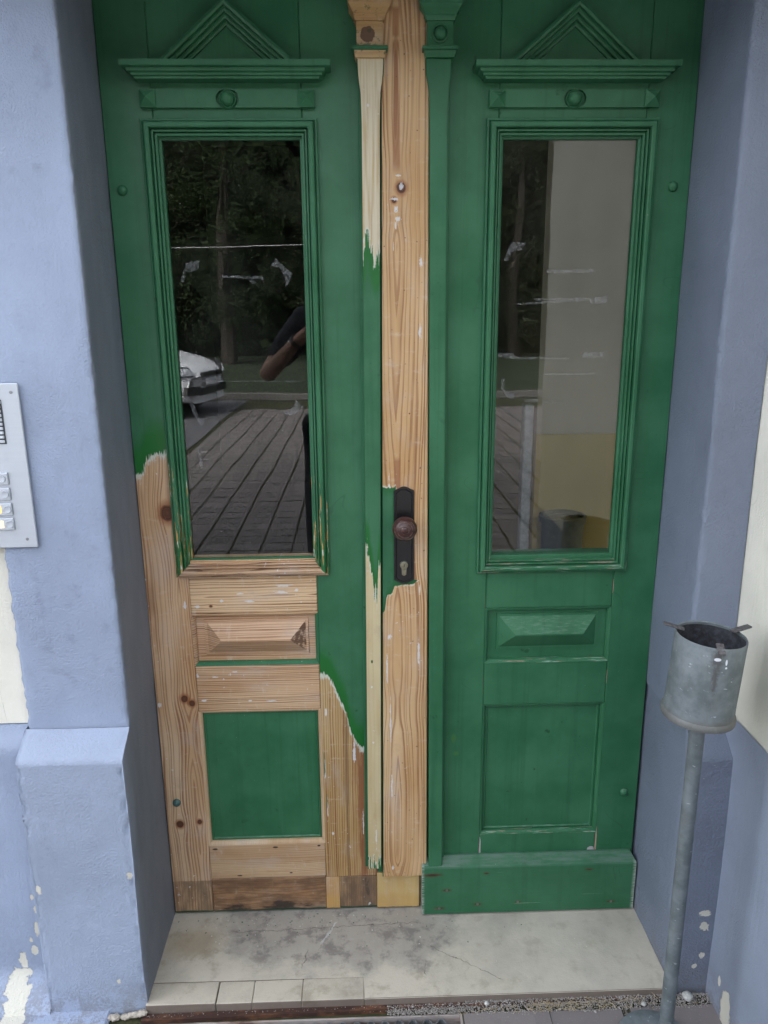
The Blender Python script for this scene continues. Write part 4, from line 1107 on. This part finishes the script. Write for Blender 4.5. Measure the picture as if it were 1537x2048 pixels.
def straw_obj():
    rnd = random.Random(5); vs, fs = [], []
    for i in range(170):
        x = rnd.gauss(.34, .06) if i < 90 else rnd.uniform(.1, .62); y = rnd.uniform(-.288, -.264); a = rnd.uniform(0, 6.28); L_ = rnd.uniform(.006, .030); w = .0004
        z = -.017+rnd.uniform(0, .005); up = rnd.uniform(-.3, .3)*L_
        dx, dy = math.cos(a)*L_/2, math.sin(a)*.5*L_/2; nx, ny = -math.sin(a)*w, math.cos(a)*w
        b0 = len(vs); vs += [(x-dx-nx, y-dy-ny, z), (x-dx+nx, y-dy+ny, z), (x+dx+nx, y+dy+ny, z+up), (x+dx-nx, y+dy-ny, z+up), (x, y, z+up/2+.0006)]
        fs += [(b0, b0+1, b0+4), (b0+1, b0+2, b0+4), (b0+2, b0+3, b0+4), (b0+3, b0, b0+4)]
    o = M('straw', vs, fs, simple('dry_straw', (.42, .34, .20), .8), None, kind='stuff'); tag(o, 'dry straw and grass bits lying in the grit', 'straw')
straw_obj()
def blob(name, c, r, mat, seed, sub=2, flat=.7):
    bm = bmesh.new(); bmesh.ops.create_icosphere(bm, subdivisions=sub, radius=1)
    for v in bm.verts:
        d = 1+.28*mnoise.noise(v.co*1.6+Vector((seed, 0, 0)))
        v.co = Vector((c[0]+v.co.x*r*d, c[1]+v.co.y*r*d, c[2]+v.co.z*r*d*flat))
    return bmo(name, bm, mat, None, smooth=True)
stone_m = simple('pale_stone', (.46, .46, .44), .8, 0, .5, 200, .2)
tag(blob('pebble', (.6035, -.272, -.008), .0115, stone_m, 1), 'egg-sized pale pebble between ashtray pole and right pier', 'pebble')
tag(blob('pebble', (.165, -.268, -.0125), .0055, stone_m, 4), 'small whitish pebble on the edge iron near the grate', 'pebble')
tag(blob('pebble', (.505, -.280, -.0160), .0055, stone_m, 8), 'small pebble in the grit left of the ashtray pole', 'pebble')
# mortar crumbs at the foot of the left pier
crumb = simple('crumbled_mortar', (.38, .34, .29), .9, 0, .8, 120, .3)
def crumbs():
    rnd = random.Random(2); bm = bmesh.new()
    for i in range(60):
        s = rnd.uniform(.003, .011); x = rnd.uniform(-.665, -.572); r = bmesh.ops.create_icosphere(bm, subdivisions=1, radius=s)
        for v in r['verts']: v.co = Vector((x+v.co.x*rnd.uniform(.8, 1.3), -.262+rnd.uniform(0, .0)+v.co.y*.8-rnd.random()*0.004, -.020+v.co.z*.6+max(0, (x+.62)*.18)))
    o = bmo('crumbled_mortar', bm, crumb, None, kind='stuff'); tag(o, 'crumbled mortar at the foot of the left pier', 'mortar')
crumbs()

def flakes():
    rnd = random.Random(21); vs, fs = [], []
    for i in range(150):
        x = rnd.gauss(-.28, .16) if i < 110 else rnd.uniform(-.55, .55); y = -.012-abs(rnd.gauss(0, .045)); 
        if not -.56 < x < .56 or y < -.25: continue
        if x > .03: y -= .032
        s_ = rnd.uniform(.0008, .0028); b0 = len(vs); n = 5; a0 = rnd.uniform(0, 6)
        for k in range(n):
            a = a0+k*2*math.pi/n; rr = s_*rnd.uniform(.5, 1.2); vs.append((x+rr*math.cos(a), y+rr*math.sin(a), .0004+rnd.uniform(0, .0012)))
        vs.append((x, y, .0016)); fs += [(b0+k, b0+(k+1) % n, b0+n) for k in range(n)]
    b = B('paint_flake'); c = b.mx((.02, .12, .06), (.55, .53, .47), b.ss(b.noise(b.X, b.Y, 0.0, 90, 1, .5), .45, .55))
    tag(M('paint_flakes', vs, fs, b.out(c, .6), None, kind='stuff'), 'scraped paint flakes scattered on the door step', 'paint flakes')
flakes()
# ------------------------------------------------------------------ intercom
ic = empty('intercom_panel', (-.78, -.19, 1.015), 'brushed metal intercom panel with speaker slots and bell buttons on the left wall', 'intercom')
al = B('anodised_aluminium'); nn = al.noise(al.X*2, al.Y, al.Z*200, 1, 3, .6)
AL = al.out(al.mx((.50, .54, .60), (.56, .60, .66), nn), .42, nn, .08, .0005, .55)
box('plate', -.90, -.6985, -.1985, -.1935, 1.0150, 1.3205, AL, ic, .0012)
dk = simple('dark_slot', (.05, .055, .06), .6)
scr = simple('steel_screw', (.30, .31, .33), .35, .8)
box('slot_field', -.86, -.7305, -.2002, -.1984, 1.2120, 1.2920, dk, ic, .0003)
for i in range(10):
    z = 1.2900-i*.00785; box('slat', -.859, -.7325+(.0 if i else .0015), -.2022, -.1988, z-.0052, z, AL, ic, .0008)
for (x, z) in ((-.7112, 1.3050), (-.7160, 1.0315), (-.885, 1.305), (-.885, 1.0315)):
    lathe('screw', [(.0030, 0), (.0029, .0010), (.0018, .0013), (.0016, .0004), (.0001, .0004)], (x, -.1984, z), (0, -1, 0), scr, ic, 16)
tags = [(.55, .58, .50), (.62, .58, .22), (.85, .45, .14), (.85, .60, .28)]
for i, z in enumerate((1.1482, 1.1192, 1.0902, 1.0618)):
    bm = bmesh.new(); bbox(bm, -.860, -.7352, -.2030, -.1984, z-.0118, z+.0118, .0015, 2)
    mod = bmo('bell_module', bm, AL, ic)
    xb = (-.7462, -.7440, -.7432, -.7424)[i]
    lathe('bell_button', [(.0070, 0), (.0070, .0012), (.0062, .0022), (.0045, .0017), (.0001, .0015)], (xb, -.2028, z), (0, -1, 0), scr if False else AL, mod, 28)
    tb = B('name_tag_glow'); tb.out(tags[i], .4)
    tb.bsdf.inputs['Emission Color'].default_value = (*tags[i], 1); tb.bsdf.inputs['Emission Strength'].default_value = .25 if i else 0
    box('name_tag', -.850, xb-.0112, -.2036, -.2029, z-.0068, z+.0068, tb.mat, mod, .0003)

# ------------------------------------------------------------------ standing ashtray
ash = empty('standing_ashtray', (.5165, -.365, ZG), 'galvanised metal ashtray cup on a pole before the right pier', 'ashtray')
def galv(name, top=True):
    b = B(name); X, Y, Z = b.X, b.Y, b.Z
    n = b.noise(X, Y, Z, 22, 4, .6); f = b.noise(X*1.0, Y, Z, 130, 4, .65); sc = b.noise(X*60+Z*50, Y*60, Z*120, 1, 4, .6)
    c = b.mx((.100, .122, .130), (.180, .210, .226), b.ss(n, .32, .68))
    if not top: c = b.mx(c, (.45, .49, .52), b.ss(b.noise(X*50, Y*50, Z*190, 1, 2, .5), .68, .74)*b.ss(f, .45, .6)*.8)
    c = b.mx(c, (.11, .125, .13), b.ss(f, .60, .72)*.5)
    c = b.mx(c, (.50, .55, .60), b.ss(sc, .66, .72)*.6)
    if top:
        s = b.spots(X, Z, [(.5085, .865, .016, .045), (.5065, .83, .009, .05)]) + (b.noise(X, Y, Z, 160, 4, .7)-.5)*1.3
        c = b.mx(c, (.07, .07, .075), b.ss(s, .2, .8)*b.ss(Y, -.40, -.41)*.85)
        s = b.spots(X, Z, [(.5085, .8655, .0085, .0045), (.5235, .860, .0025, .008), (.5240, .850, .0028, .003)]) + (b.noise(X, Y, Z, 200, 3, .6)-.5)*.3
        c = b.mx(c, (.66, .68, .74), b.ss(s, .25, .4)*b.ss(Y, -.40, -.41))
        c = b.mx(c, (.12, .112, .10), b.ss(Z+(n-.5)*.02, .752, .738)*.7)
    c = b.mx(c, (.16, .17, .165), b.ss(b.noise(X*3, Y*3, Z*.8, 30, 5, .7), .52, .68)*.5)
    c = b.mx(c, (.17, .115, .07), b.ss(b.noise(X, Y, Z, 60, 5, .7), .66, .74)*.6)
    return b.out(c, .62, f*.6+sc*.4, .5, .0012, .12)
GALV = galv('old_galvanised_cup'); GALP = galv('old_galvanised_pole', False)
soot = simple('sooty_inside', (.030, .032, .040), .7, 0, .8, 90, .5)
AX, AY = .5165, -.365
lathe('pole', [(.0138, -.012), (.0138, .735)], (AX, AY, 0), (0, 0, 1), GALP, ash, 28)
lathe('base_plate', [(.0001, -.020), (.076, -.020), (.078, -.017), (.076, -.012), (.060, -.0075), (.020, -.006), (.0001, -.006)], (AX-.020, AY-.008, 0), (0, 0, 1), GALP, ash, 48)
cup = lathe('cup', [(.0001, .004), (.0640, .002), (.0665, .000), (.0672, .004), (.0664, .009), (.0634, .012), (.0625, .030), (.0622, .156), (.0610, .1585), (.0592, .157), (.0590, .030), (.0001, .028)], (0, 0, 0), (0, 0, 1), GALV, ash, 56)
tilt = Matrix.Translation((AX-.003, AY, .728)) @ Matrix.Rotation(R(3.0), 4, 'Y') @ Matrix.Rotation(R(1.5), 4, 'X')
for v in cup.data.vertices:
    v.co.x *= .965; v.co.y *= .965
    v.co = tilt @ v.co
lin = lathe('inner_lining', [(.0001, .034), (.0575, .034), (.0588, .04), (.0588, .153), (.0580, .153), (.0570, .045), (.0001, .040)], (0, 0, 0), (0, 0, 1), soot, ash, 48)
for v in lin.data.vertices: v.co = tilt @ Vector((v.co.x*.96, v.co.y*.96, v.co.z))
tabm = simple('burnt_steel_tab', (.10, .095, .10), .55, .3, .8, 200, .4)
for (ang, ln) in ((160, .036), (17, .038), (262, .020)):
    bm = bmesh.new(); bbox(bm, .045, .045+ln, -.0065, .0065, .1585, .1618, .0008)
    mt = tilt @ Matrix.Rotation(R(ang), 4, 'Z')
    for v in bm.verts:
        t = (v.co.x-.045)/ln; v.co.z += (t*t*.006 if ang != 262 else -.010*t*t+.001)
        v.co.y += .0015*mnoise.noise(v.co*60)
        v.co = mt @ v.co
    bmo('rest_tab', bm, tabm, ash)

# ------------------------------------------------------------------ what the glass mirrors: trees, car, photographer
def tree(x, y, h, r, seed, label, leaf_m, bark_m, zc=None):
    rnd = random.Random(seed); t = empty('tree', (x, y, -.03), label, 'tree', 'trees across the driveway')
    vs, fs = [], []
    segs = 8; pts = []
    for k in range(9):
        f = k/8; pts.append((x+.35*mnoise.noise(Vector((seed, f*2, 0))), y+.3*mnoise.noise(Vector((seed, 0, f*2))), -.05+h*.8*f, .17*(1-f*.8)*h/7))
    for (px, py, pz, pr_) in pts:
        for i in range(segs):
            a = 2*math.pi*i/segs; vs.append((px+pr_*math.cos(a), py+pr_*math.sin(a), pz))
    for k in range(8):
        for i in range(segs): j = (i+1) % segs; fs.append((k*segs+i, k*segs+j, (k+1)*segs+j, (k+1)*segs+i))
    for q in range(9):
        f = rnd.uniform(.25, .9); k = min(7, int(f*8)); px, py, pz, pr_ = pts[k]
        a = rnd.uniform(0, 6.28); L_ = r*rnd.uniform(.5, .9); ex, ey, ez = px+math.cos(a)*L_, py+math.sin(a)*L_, pz+L_*.6
        b0 = len(vs)
        for (cx_, cy_, cz_, rr) in ((px, py, pz, pr_*.5), (ex, ey, ez, pr_*.12)):
            for i in range(4):
                aa = 2*math.pi*i/4; vs.append((cx_+rr*math.cos(aa), cy_+rr*math.sin(aa)*.7, cz_+rr*math.sin(aa)*.7))
        for i in range(4): j = (i+1) % 4; fs.append((b0+i, b0+j, b0+4+j, b0+4+i))
    M('trunk', vs, fs, bark_m, t)
    vs, fs = [], []
    z0 = h*.08 if zc is None else zc
    clumps = []
    for q in range(70):
        a = rnd.uniform(0, 6.28); f = rnd.random(); zz = z0+(h-z0)*f; rr = r*math.sqrt(rnd.random())*(1.0-.55*abs(f-.4)/.6)
        clumps.append((x+rr*math.cos(a), y+rr*math.sin(a), zz, rnd.uniform(.35, .8)))
    for (cx_, cy_, cz_, cr) in clumps:
        for i in range(110):
            d = Vector((rnd.gauss(0, 1), rnd.gauss(0, 1), rnd.gauss(0, 1))).normalized()*cr*rnd.uniform(.6, 1.05)
            p = Vector((cx_, cy_, cz_))+d; s = rnd.uniform(.04, .10)
            u = Vector((rnd.gauss(0, 1), rnd.gauss(0, 1), rnd.gauss(0, .5))).normalized(); w = u.cross(Vector((rnd.gauss(0, 1), rnd.gauss(0, 1), rnd.gauss(0, 1)))).normalized()
            b0 = len(vs); vs += [p-u*s, p+w*s*.5, p+u*s, p-w*s*.5]; fs.append((b0, b0+1, b0+2, b0+3))
    M('crown', vs, fs, leaf_m, t)
    return t
def leafm(name, c1, c2, tl):
    b = B(name); n = b.noise(b.X, b.Y, b.Z, 1.6, 3, .6)
    b.out(b.mx(c1, c2, b.ss(n, .35, .65)), .9, spec=.1)
    tr = b.n.new('ShaderNodeBsdfTranslucent'); tr.inputs[0].default_value = (*tl, 1); mxs = b.n.new('ShaderNodeMixShader'); mxs.inputs[0].default_value = .5
    b.t.links.new(b.bsdf.outputs[0], mxs.inputs[1]); b.t.links.new(tr.outputs[0], mxs.inputs[2]); b.t.links.new(mxs.outputs[0], b.n['Material Output'].inputs[0])
    return b.mat
lm = leafm('dark_leaves', (.025, .045, .02), (.065, .09, .045), (.075, .105, .045)); lm2 = leafm('olive_leaves', (.045, .058, .028), (.085, .105, .065), (.09, .12, .06))
bk = simple('bark', (.040, .033, .026), .9, 0, .8, 30, .3)
labs = ['dark tree mirrored far left in the left glass', 'olive green tree mirrored behind the white car', 'tall dark tree mirrored in the middle of the left glass', 'olive tree mirrored beside the photographer',
        'dark tree straight across from the door', 'dark tree mirrored at the left edge of the right glass', 'olive tree across from the right leaf', 'dark tree far right across the driveway']
for i, (tx, ty, th) in enumerate(((-9.5, -22, 9.5), (-6.2, -24, 9), (-3.9, -21.5, 9.8), (-1.0, -23.5, 9), (2.0, -22, 9.5), (5.0, -24, 9), (7.8, -22.5, 9.6), (10.9, -23.5, 9.2))):
    tree(tx, ty, th, 2.1, 40+i, labs[i], lm if i % 2 == 0 else lm2, bk)
hedge_rnd = random.Random(9); vs, fs = [], []
for i in range(42000):
    p = Vector((hedge_rnd.uniform(-20, 20), -26+hedge_rnd.gauss(0, .35), hedge_rnd.uniform(0, 1)**.8*9.0)); s = hedge_rnd.uniform(.16, .38)
    u = Vector((hedge_rnd.gauss(0, 1), hedge_rnd.gauss(0, .6), hedge_rnd.gauss(0, 1))).normalized(); w = u.cross(Vector((hedge_rnd.gauss(0, 1), hedge_rnd.gauss(0, 1), hedge_rnd.gauss(0, 1)))).normalized()
    b0 = len(vs); vs += [p-u*s, p+w*s*.6, p+u*s, p-w*s*.6]; fs.append((b0, b0+1, b0+2, b0+3))
tag(M('woodland_edge', vs, fs, lm, None, kind='stuff'), 'dense dark woodland edge behind the trees', 'woodland')
hv, hf = [], []
for i in range(61):
    for j in range(13):
        x = -75+150*i/60; y = -31-20*j/12; z = 13*math.sin(min(1, j/8)*math.pi/2)*(1+.25*mnoise.noise(Vector((x*.08, y*.1, 0))))+.8*mnoise.noise(Vector((x*.6, y*.6, 3)))-.1
        hv.append((x, y, z))
hf = [(i*13+j, (i+1)*13+j, (i+1)*13+j+1, i*13+j+1) for i in range(60) for j in range(12)]
M('hillside', hv, hf, lm, None, kind='structure')
box('garden_kerb', -14, 14, -11.75, -11.6, -.03, .09, simple('kerb_concrete', (.13, .125, .12), .8), None, .01)['kind'] = 'structure'

cb = empty('cable_line', (.6, -12.2, -.03), 'thin pale cable strung between posts mirrored across the left glass', 'cable')
cm = simple('pale_cable', (.55, .55, .56), .6)
for x in (-10, .62): lathe('post', [(.045, -.2), (.04, 2.75)], (x, -12.2, 0), (0, 0, 1), bk, cb, 10)
vs, fs = [], []
for i in range(41):
    x = -10+10.62*i/40; t = 2*i/40-1; z = 2.50+.12*t*t-.03*t
    for j in range(6): a = j*math.pi/3; vs.append((x, -12.2+.007*math.cos(a), z+.007*math.sin(a)))
fs = [(i*6+j, i*6+(j+1) % 6, (i+1)*6+(j+1) % 6, (i+1)*6+j) for i in range(40) for j in range(6)]
M('cable', vs, fs, cm, cb)
# white car: nose to the right, seen from its front corner
def car():
    root = empty('parked_car', (0, 0, 0), 'white hatchback parked across the driveway mirrored in the left glass', 'car')
    cpaint = simple('white_car_paint', (.84, .86, .90), .22, 0, 0, 3, .02); blk = simple('black_plastic', (.02, .02, .022), .5)
    gls = simple('car_glass', (.02, .025, .03), .08); tyr = simple('tyre_rubber', (.02, .02, .02), .8); rim_m = simple('alloy_rim', (.35, .36, .38), .35, .7)
    # body: cross sections along x (nose at x=0 going to -4.1)
    secs = [(.0, .62, .22, .60), (-.06, .72, .19, .70), (-.25, .82, .18, .80), (-.60, .86, .18, .90), (-1.10, .87, .18, .98), (-1.35, .87, .18, 1.00), (-2.4, .87, .18, 1.00), (-3.4, .86, .18, 1.0), (-3.95, .80, .22, .96), (-4.1, .70, .30, .80)]
    vs, fs = [], []
    ringn = 12
    for (x, w, zb, zt) in secs:
        m_ = (zb+zt)/2
        ring = [(-w*.86, zb), (-w, zb+.14), (-w*1.0, m_), (-w*.97, zt-.14), (-w*.86, zt-.03), (-w*.45, zt), (w*.45, zt), (w*.86, zt-.03), (w*.97, zt-.14), (w, m_), (w, zb+.14), (w*.86, zb)]
        for (yy, zz) in ring: vs.append((x - (.10*(abs(yy)/w)**3 if x > -.3 else 0), yy, zz))
    for k in range(len(secs)-1):
        for i in range(ringn): j = (i+1) % ringn; fs.append((k*ringn+i, k*ringn+j, (k+1)*ringn+j, (k+1)*ringn+i))
    fs.append(tuple(range(ringn))); fs.append(tuple(range((len(secs)-1)*ringn, len(secs)*ringn)))
    o = M('body', vs, fs, cpaint, root, smooth=True, local=True); sub = o.modifiers.new('s', 'SUBSURF'); sub.levels = sub.render_levels = 2
    # cabin
    vs = []; cs = [(-1.05, .74, .98, .98), (-1.75, .62, .98, 1.42), (-2.9, .62, .98, 1.46), (-3.75, .66, .98, 1.15), (-3.9, .70, .98, .99)]
    fs = []
    for (x, w, a, t_) in cs:
        vs += [(x, -.78, a-.02), (x, -w, t_-.04), (x, -w*.8, t_), (x, w*.8, t_), (x, w, t_-.04), (x, .78, a-.02)]
    for k in range(len(cs)-1):
        for i in range(5): fs.append((k*6+i, k*6+i+1, (k+1)*6+i+1, (k+1)*6+i))
    M('window_band', vs, fs, gls, root, smooth=True, local=True)
    M('roof', [(-1.80, -.50, 1.435), (-1.80, .50, 1.435), (-2.9, .50, 1.475), (-2.9, -.50, 1.475), (-3.6, .48, 1.30), (-3.6, -.48, 1.30), (-1.80, -.50, 1.415), (-1.80, .50, 1.415), (-2.9, .50, 1.455), (-2.9, -.50, 1.455)], [(0, 1, 2, 3), (3, 2, 4, 5), (6, 9, 8, 7), (0, 6, 7, 1), (1, 7, 8, 2), (0, 3, 9, 6)], cpaint, root, local=True)
    for sy in (-1, 1):
        for xx in (-.85, -3.35):
            prof = [(.0, -.0), (.31, .0), (.33, .03), (.33, .17), (.31, .20), (.0, .20)]
            w_ = lathe('wheel', prof, (xx, sy*.86-(.10 if sy < 0 else .10)*1.0, .31), (0, 1, 0), tyr, root, 28)
            w_.location = (0, 0, 0)
            rr = lathe('rim', [(.0, -.005), (.20, -.005), (.215, .02), (.0, .03)], (xx, sy*.86+(.102 if sy > 0 else -.102), .31), (0, 1 if sy < 0 else -1, 0), rim_m, w_, 20)
        q = [(-.05, sy*.46, .60), (-.16, sy*.70, .60), (-.42, sy*.835, .66), (-.46, sy*.83, .74), (-.30, sy*.76, .76), (-.11, sy*.52, .70)]
        vs = [Vector(p)+Vector((.030, sy*.028, .012)) for p in q]; vb = [Vector(p)+Vector((-.05, -sy*.03, 0)) for p in q]; n = len(q)
        lampm = simple('headlamp_glass', (.55, .58, .62), .08, .3)
        M('headlight_surround', [v+Vector((-.012, -sy*.010, -.012 if i < 3 else .012)) for i, v in enumerate(vs)]+vb, [tuple(range(n))]+[(i, (i+1) % n, n+(i+1) % n, n+i) for i in range(n)], blk, root, local=True)
        M('headlight', vs+vb, [tuple(range(n))]+[(i, (i+1) % n, n+(i+1) % n, n+i) for i in range(n)], lampm, root, local=True)
        q = [(-.02, sy*.42, .33), (-.10, sy*.68, .34), (-.10, sy*.66, .45), (-.02, sy*.42, .45)]
        M('fog_recess', [Vector(p)+Vector((.022, 0, 0)) for p in q]+[Vector(p)-Vector((.05, 0, 0)) for p in q], [(0, 1, 2, 3)]+[(i, (i+1) % 4, 4+(i+1) % 4, 4+i) for i in range(4)], blk, root, local=True)
    bm = bmesh.new(); bbox(bm, -.05, .014, -.34, .34, .575, .645, .015); bmo('grille', bm, blk, root, local=True)
    bm = bmesh.new(); bbox(bm, -.05, .010, -.34, .34, .33, .42, .015); bmo('lower_grille', bm, blk, root, local=True)
    bm = bmesh.new(); bbox(bm, .0, .022, -.26, .26, .455, .550, .004); bmo('number_plate', bm, simple('plate_white', (.6, .62, .66), .4), root, local=True)
    root.location = (-2.22, -9.7, ZG); root.rotation_euler.z = R(14)
    for s in (1,): root.scale = (1, 1, 1)
    return root
car()

# the person taking the picture
def skinmesh(name, pts, edges, rad, mat, parent, rootv=0, sub=2):
    me = bpy.data.meshes.new(name); me.from_pydata(pts, edges, []); o = link(name, me, mat, parent)
    sk = o.modifiers.new('skin', 'SKIN')
    for i, r in enumerate(rad): me.skin_vertices[0].data[i].radius = r if isinstance(r, tuple) else (r, r)
    me.skin_vertices[0].data[rootv].use_root = True
    su = o.modifiers.new('sub', 'SUBSURF'); su.levels = su.render_levels = sub
    dg = bpy.context.evaluated_depsgraph_get(); ev = o.evaluated_get(dg); me2 = bpy.data.meshes.new_from_object(ev)
    o.modifiers.clear(); o.data = me2
    if not me2.materials: me2.materials.append(mat)
    for p in me2.polygons: p.use_smooth = True
    return o
per = empty('person', (-.215, -1.98, ZG), 'person in dark t-shirt and trousers holding up a phone mirrored in the glass', 'person')
skin_m = simple('skin', (.42, .24, .17), .55, 0, 0, 20, .08); shirt = simple('dark_shirt', (.018, .020, .028), .85, 0, .4, 200, .2); jeans = simple('dark_trousers', (.02, .022, .03), .85, 0, .4, 200, .2)
px, py = -.165, -2.02
pts = [(px, py, .92), (px, py, 1.10), (px, py-.01, 1.30), (px, py-.02, 1.44), (px, py+.0, 1.52), (px, py+.04, 1.62), (px, py+.05, 1.72),
       (px-.17, py-.02, 1.40), (px-.30, py+.06, 1.22), (-.50, -1.80, 1.165), (-.335, -1.685, 1.335), (-.27, -1.655, 1.38),
       (px+.17, py-.02, 1.40), (px+.30, py+.06, 1.22), (.30, -1.80, 1.165), (.12, -1.69, 1.335), (.06, -1.66, 1.38),
       (px-.10, py, .86), (px-.12, py+.02, .48), (px-.13, py-.02, .08), (px-.14, py+.10, .03), (px+.10, py, .86), (px+.12, py+.02, .48), (px+.13, py-.02, .08), (px+.14, py+.10, .03)]
ed = [(0, 1), (1, 2), (2, 3), (3, 4), (4, 5), (5, 6), (3, 7), (7, 8), (8, 9), (9, 10), (10, 11), (3, 12), (12, 13), (13, 14), (14, 15), (15, 16), (0, 17), (17, 18), (18, 19), (19, 20), (0, 21), (21, 22), (22, 23), (23, 24)]
rad = [(.15, .11), (.145, .10), (.16, .11), (.11, .08), (.052, .052), (.075, .09), (.06, .075), .062, .052, .042, .027, .024, .062, .052, .042, .027, .024, .09, .065, .042, .035, .09, .065, .042, .035]
skinmesh('body', pts, ed, rad, skin_m, per)
# clothes follow the body a little larger
skinmesh('shirt', [pts[0], pts[1], pts[2], pts[3], pts[7], (px-.31, py+.10, 1.205), pts[12], (px+.27, py+.04, 1.26)], [(0, 1), (1, 2), (2, 3), (3, 4), (4, 5), (3, 6), (6, 7)], [(.175, .13), (.165, .12), (.18, .125), (.12, .09), .078, .070, .078, .070], shirt, per, 0)
skinmesh('trousers', [(px, py, .93), pts[17], pts[18], (px-.13, py-.02, .10), pts[21], pts[22], (px+.13, py-.02, .10)], [(0, 1), (1, 2), (2, 3), (0, 4), (4, 5), (5, 6)], [(.165, .125), .11, .085, .065, .11, .085, .065], jeans, per, 0)
for s in (-1, 1): bmo('shoe', (lambda bm: (bbox(bm, px+s*.135-.05, px+s*.135+.05, py-.08, py+.20, ZG, ZG+.09, .03, 3), bm)[1])(bmesh.new()), shirt, per)
# head details
hc = Vector((px, py+.055, 1.66))
face = lathe('head', [(.0001, -.125), (.045, -.118), (.065, -.085), (.078, -.03), (.082, .03), (.072, .085), (.04, .115), (.0001, .122)], hc, (0, 0, 1), skin_m, per, 24)
hair = lathe('hair', [(.086, .0), (.088, .05), (.076, .098), (.044, .127), (.0001, .134)], hc+Vector((0, -.012, 0)), (0, 0, 1), simple('brown_hair', (.05, .03, .02), .8, 0, .8, 120, .4), per, 24)
M('nose', [hc+Vector(v) for v in ((-.010, .078, -.030), (.010, .078, -.030), (0, .102, -.026), (0, .078, .012))], [(0, 1, 2), (0, 2, 3), (1, 3, 2), (0, 3, 1)], skin_m, per)
eye_m = simple('eye', (.03, .02, .02), .3)
for s in (-1, 1):
    lathe('eye', [(.0001, -.004), (.010, 0), (.0001, .005)], hc+Vector((s*.030, .072, .008)), (0, 1, 0), eye_m, per, 12)
    lathe('ear', [(.012, -.006), (.024, 0), (.012, .006)], hc+Vector((s*.083, 0, -.01)), (1, 0, 0), skin_m, per, 12)
box('mouth', px-.022, px+.022, hc.y+.073, hc.y+.079, hc.z-.062, hc.z-.055, simple('lips', (.30, .10, .09), .5), per, .002)
# hands: palm and five fingers each, closed round the ends of the phone
PC = Vector((-.100, -1.632, 1.428))
for s in (-1, 1):
    w = Vector(pts[11] if s < 0 else pts[16]); edge = PC+Vector((s*.082, -.004, -.006))
    palm = w.lerp(edge, .62)
    P = [w, w.lerp(palm, .6), palm]; E_ = [(0, 1), (1, 2)]; Rr = [.022, (.030, .017), (.034, .015)]
    for k, (dz, ln) in enumerate(((.030, .9), (.011, 1.0), (-.008, .95), (-.026, .75))):
        a = palm+Vector((-s*.012, -.006, dz*.8)); b1 = edge+Vector((s*.006, -.020, dz)); c1 = edge+Vector((-s*.026*ln, -.022, dz)); n0 = len(P)
        P += [a, b1, c1]; E_ += [(2, n0), (n0, n0+1), (n0+1, n0+2)]; Rr += [.0095, .0085, .0072]
    a = palm+Vector((-s*.004, .012, -.026)); b1 = edge+Vector((0, .010, -.030)); c1 = edge+Vector((-s*.026, .012, -.022)); n0 = len(P)
    P += [a, b1, c1]; E_ += [(1, n0), (n0, n0+1), (n0+1, n0+2)]; Rr += [.012, .0105, .009]
    # keep everything behind the lens
    P = [Vector((p.x, min(p.y, -1.612), p.z)) for p in P]
    skinmesh('hand', [tuple(p) for p in P], E_, Rr, skin_m, per, 0, 1)
ws = lathe('wristwatch', [(.030, -.010), (.033, -.008), (.033, .008), (.030, .010), (.028, 0)], (-.352, -1.697, 1.318), Vector(pts[10])-Vector(pts[9]), iron, None, 20)
tag(ws, 'black wristwatch worn on the forearm mirrored in the left glass', 'watch')
ph = empty('phone', (-.100, -1.628, 1.39), 'dark phone held up level in both hands behind the door view', 'phone')
box('phone_case', -.180, -.020, -1.6345, -1.6265, 1.391, 1.467, iron, ph, .003)
box('camera_module', -.110, -.060, -1.6262, -1.6245, 1.425, 1.455, simple('phone_glass', (.02, .02, .025), .1), ph, .001)
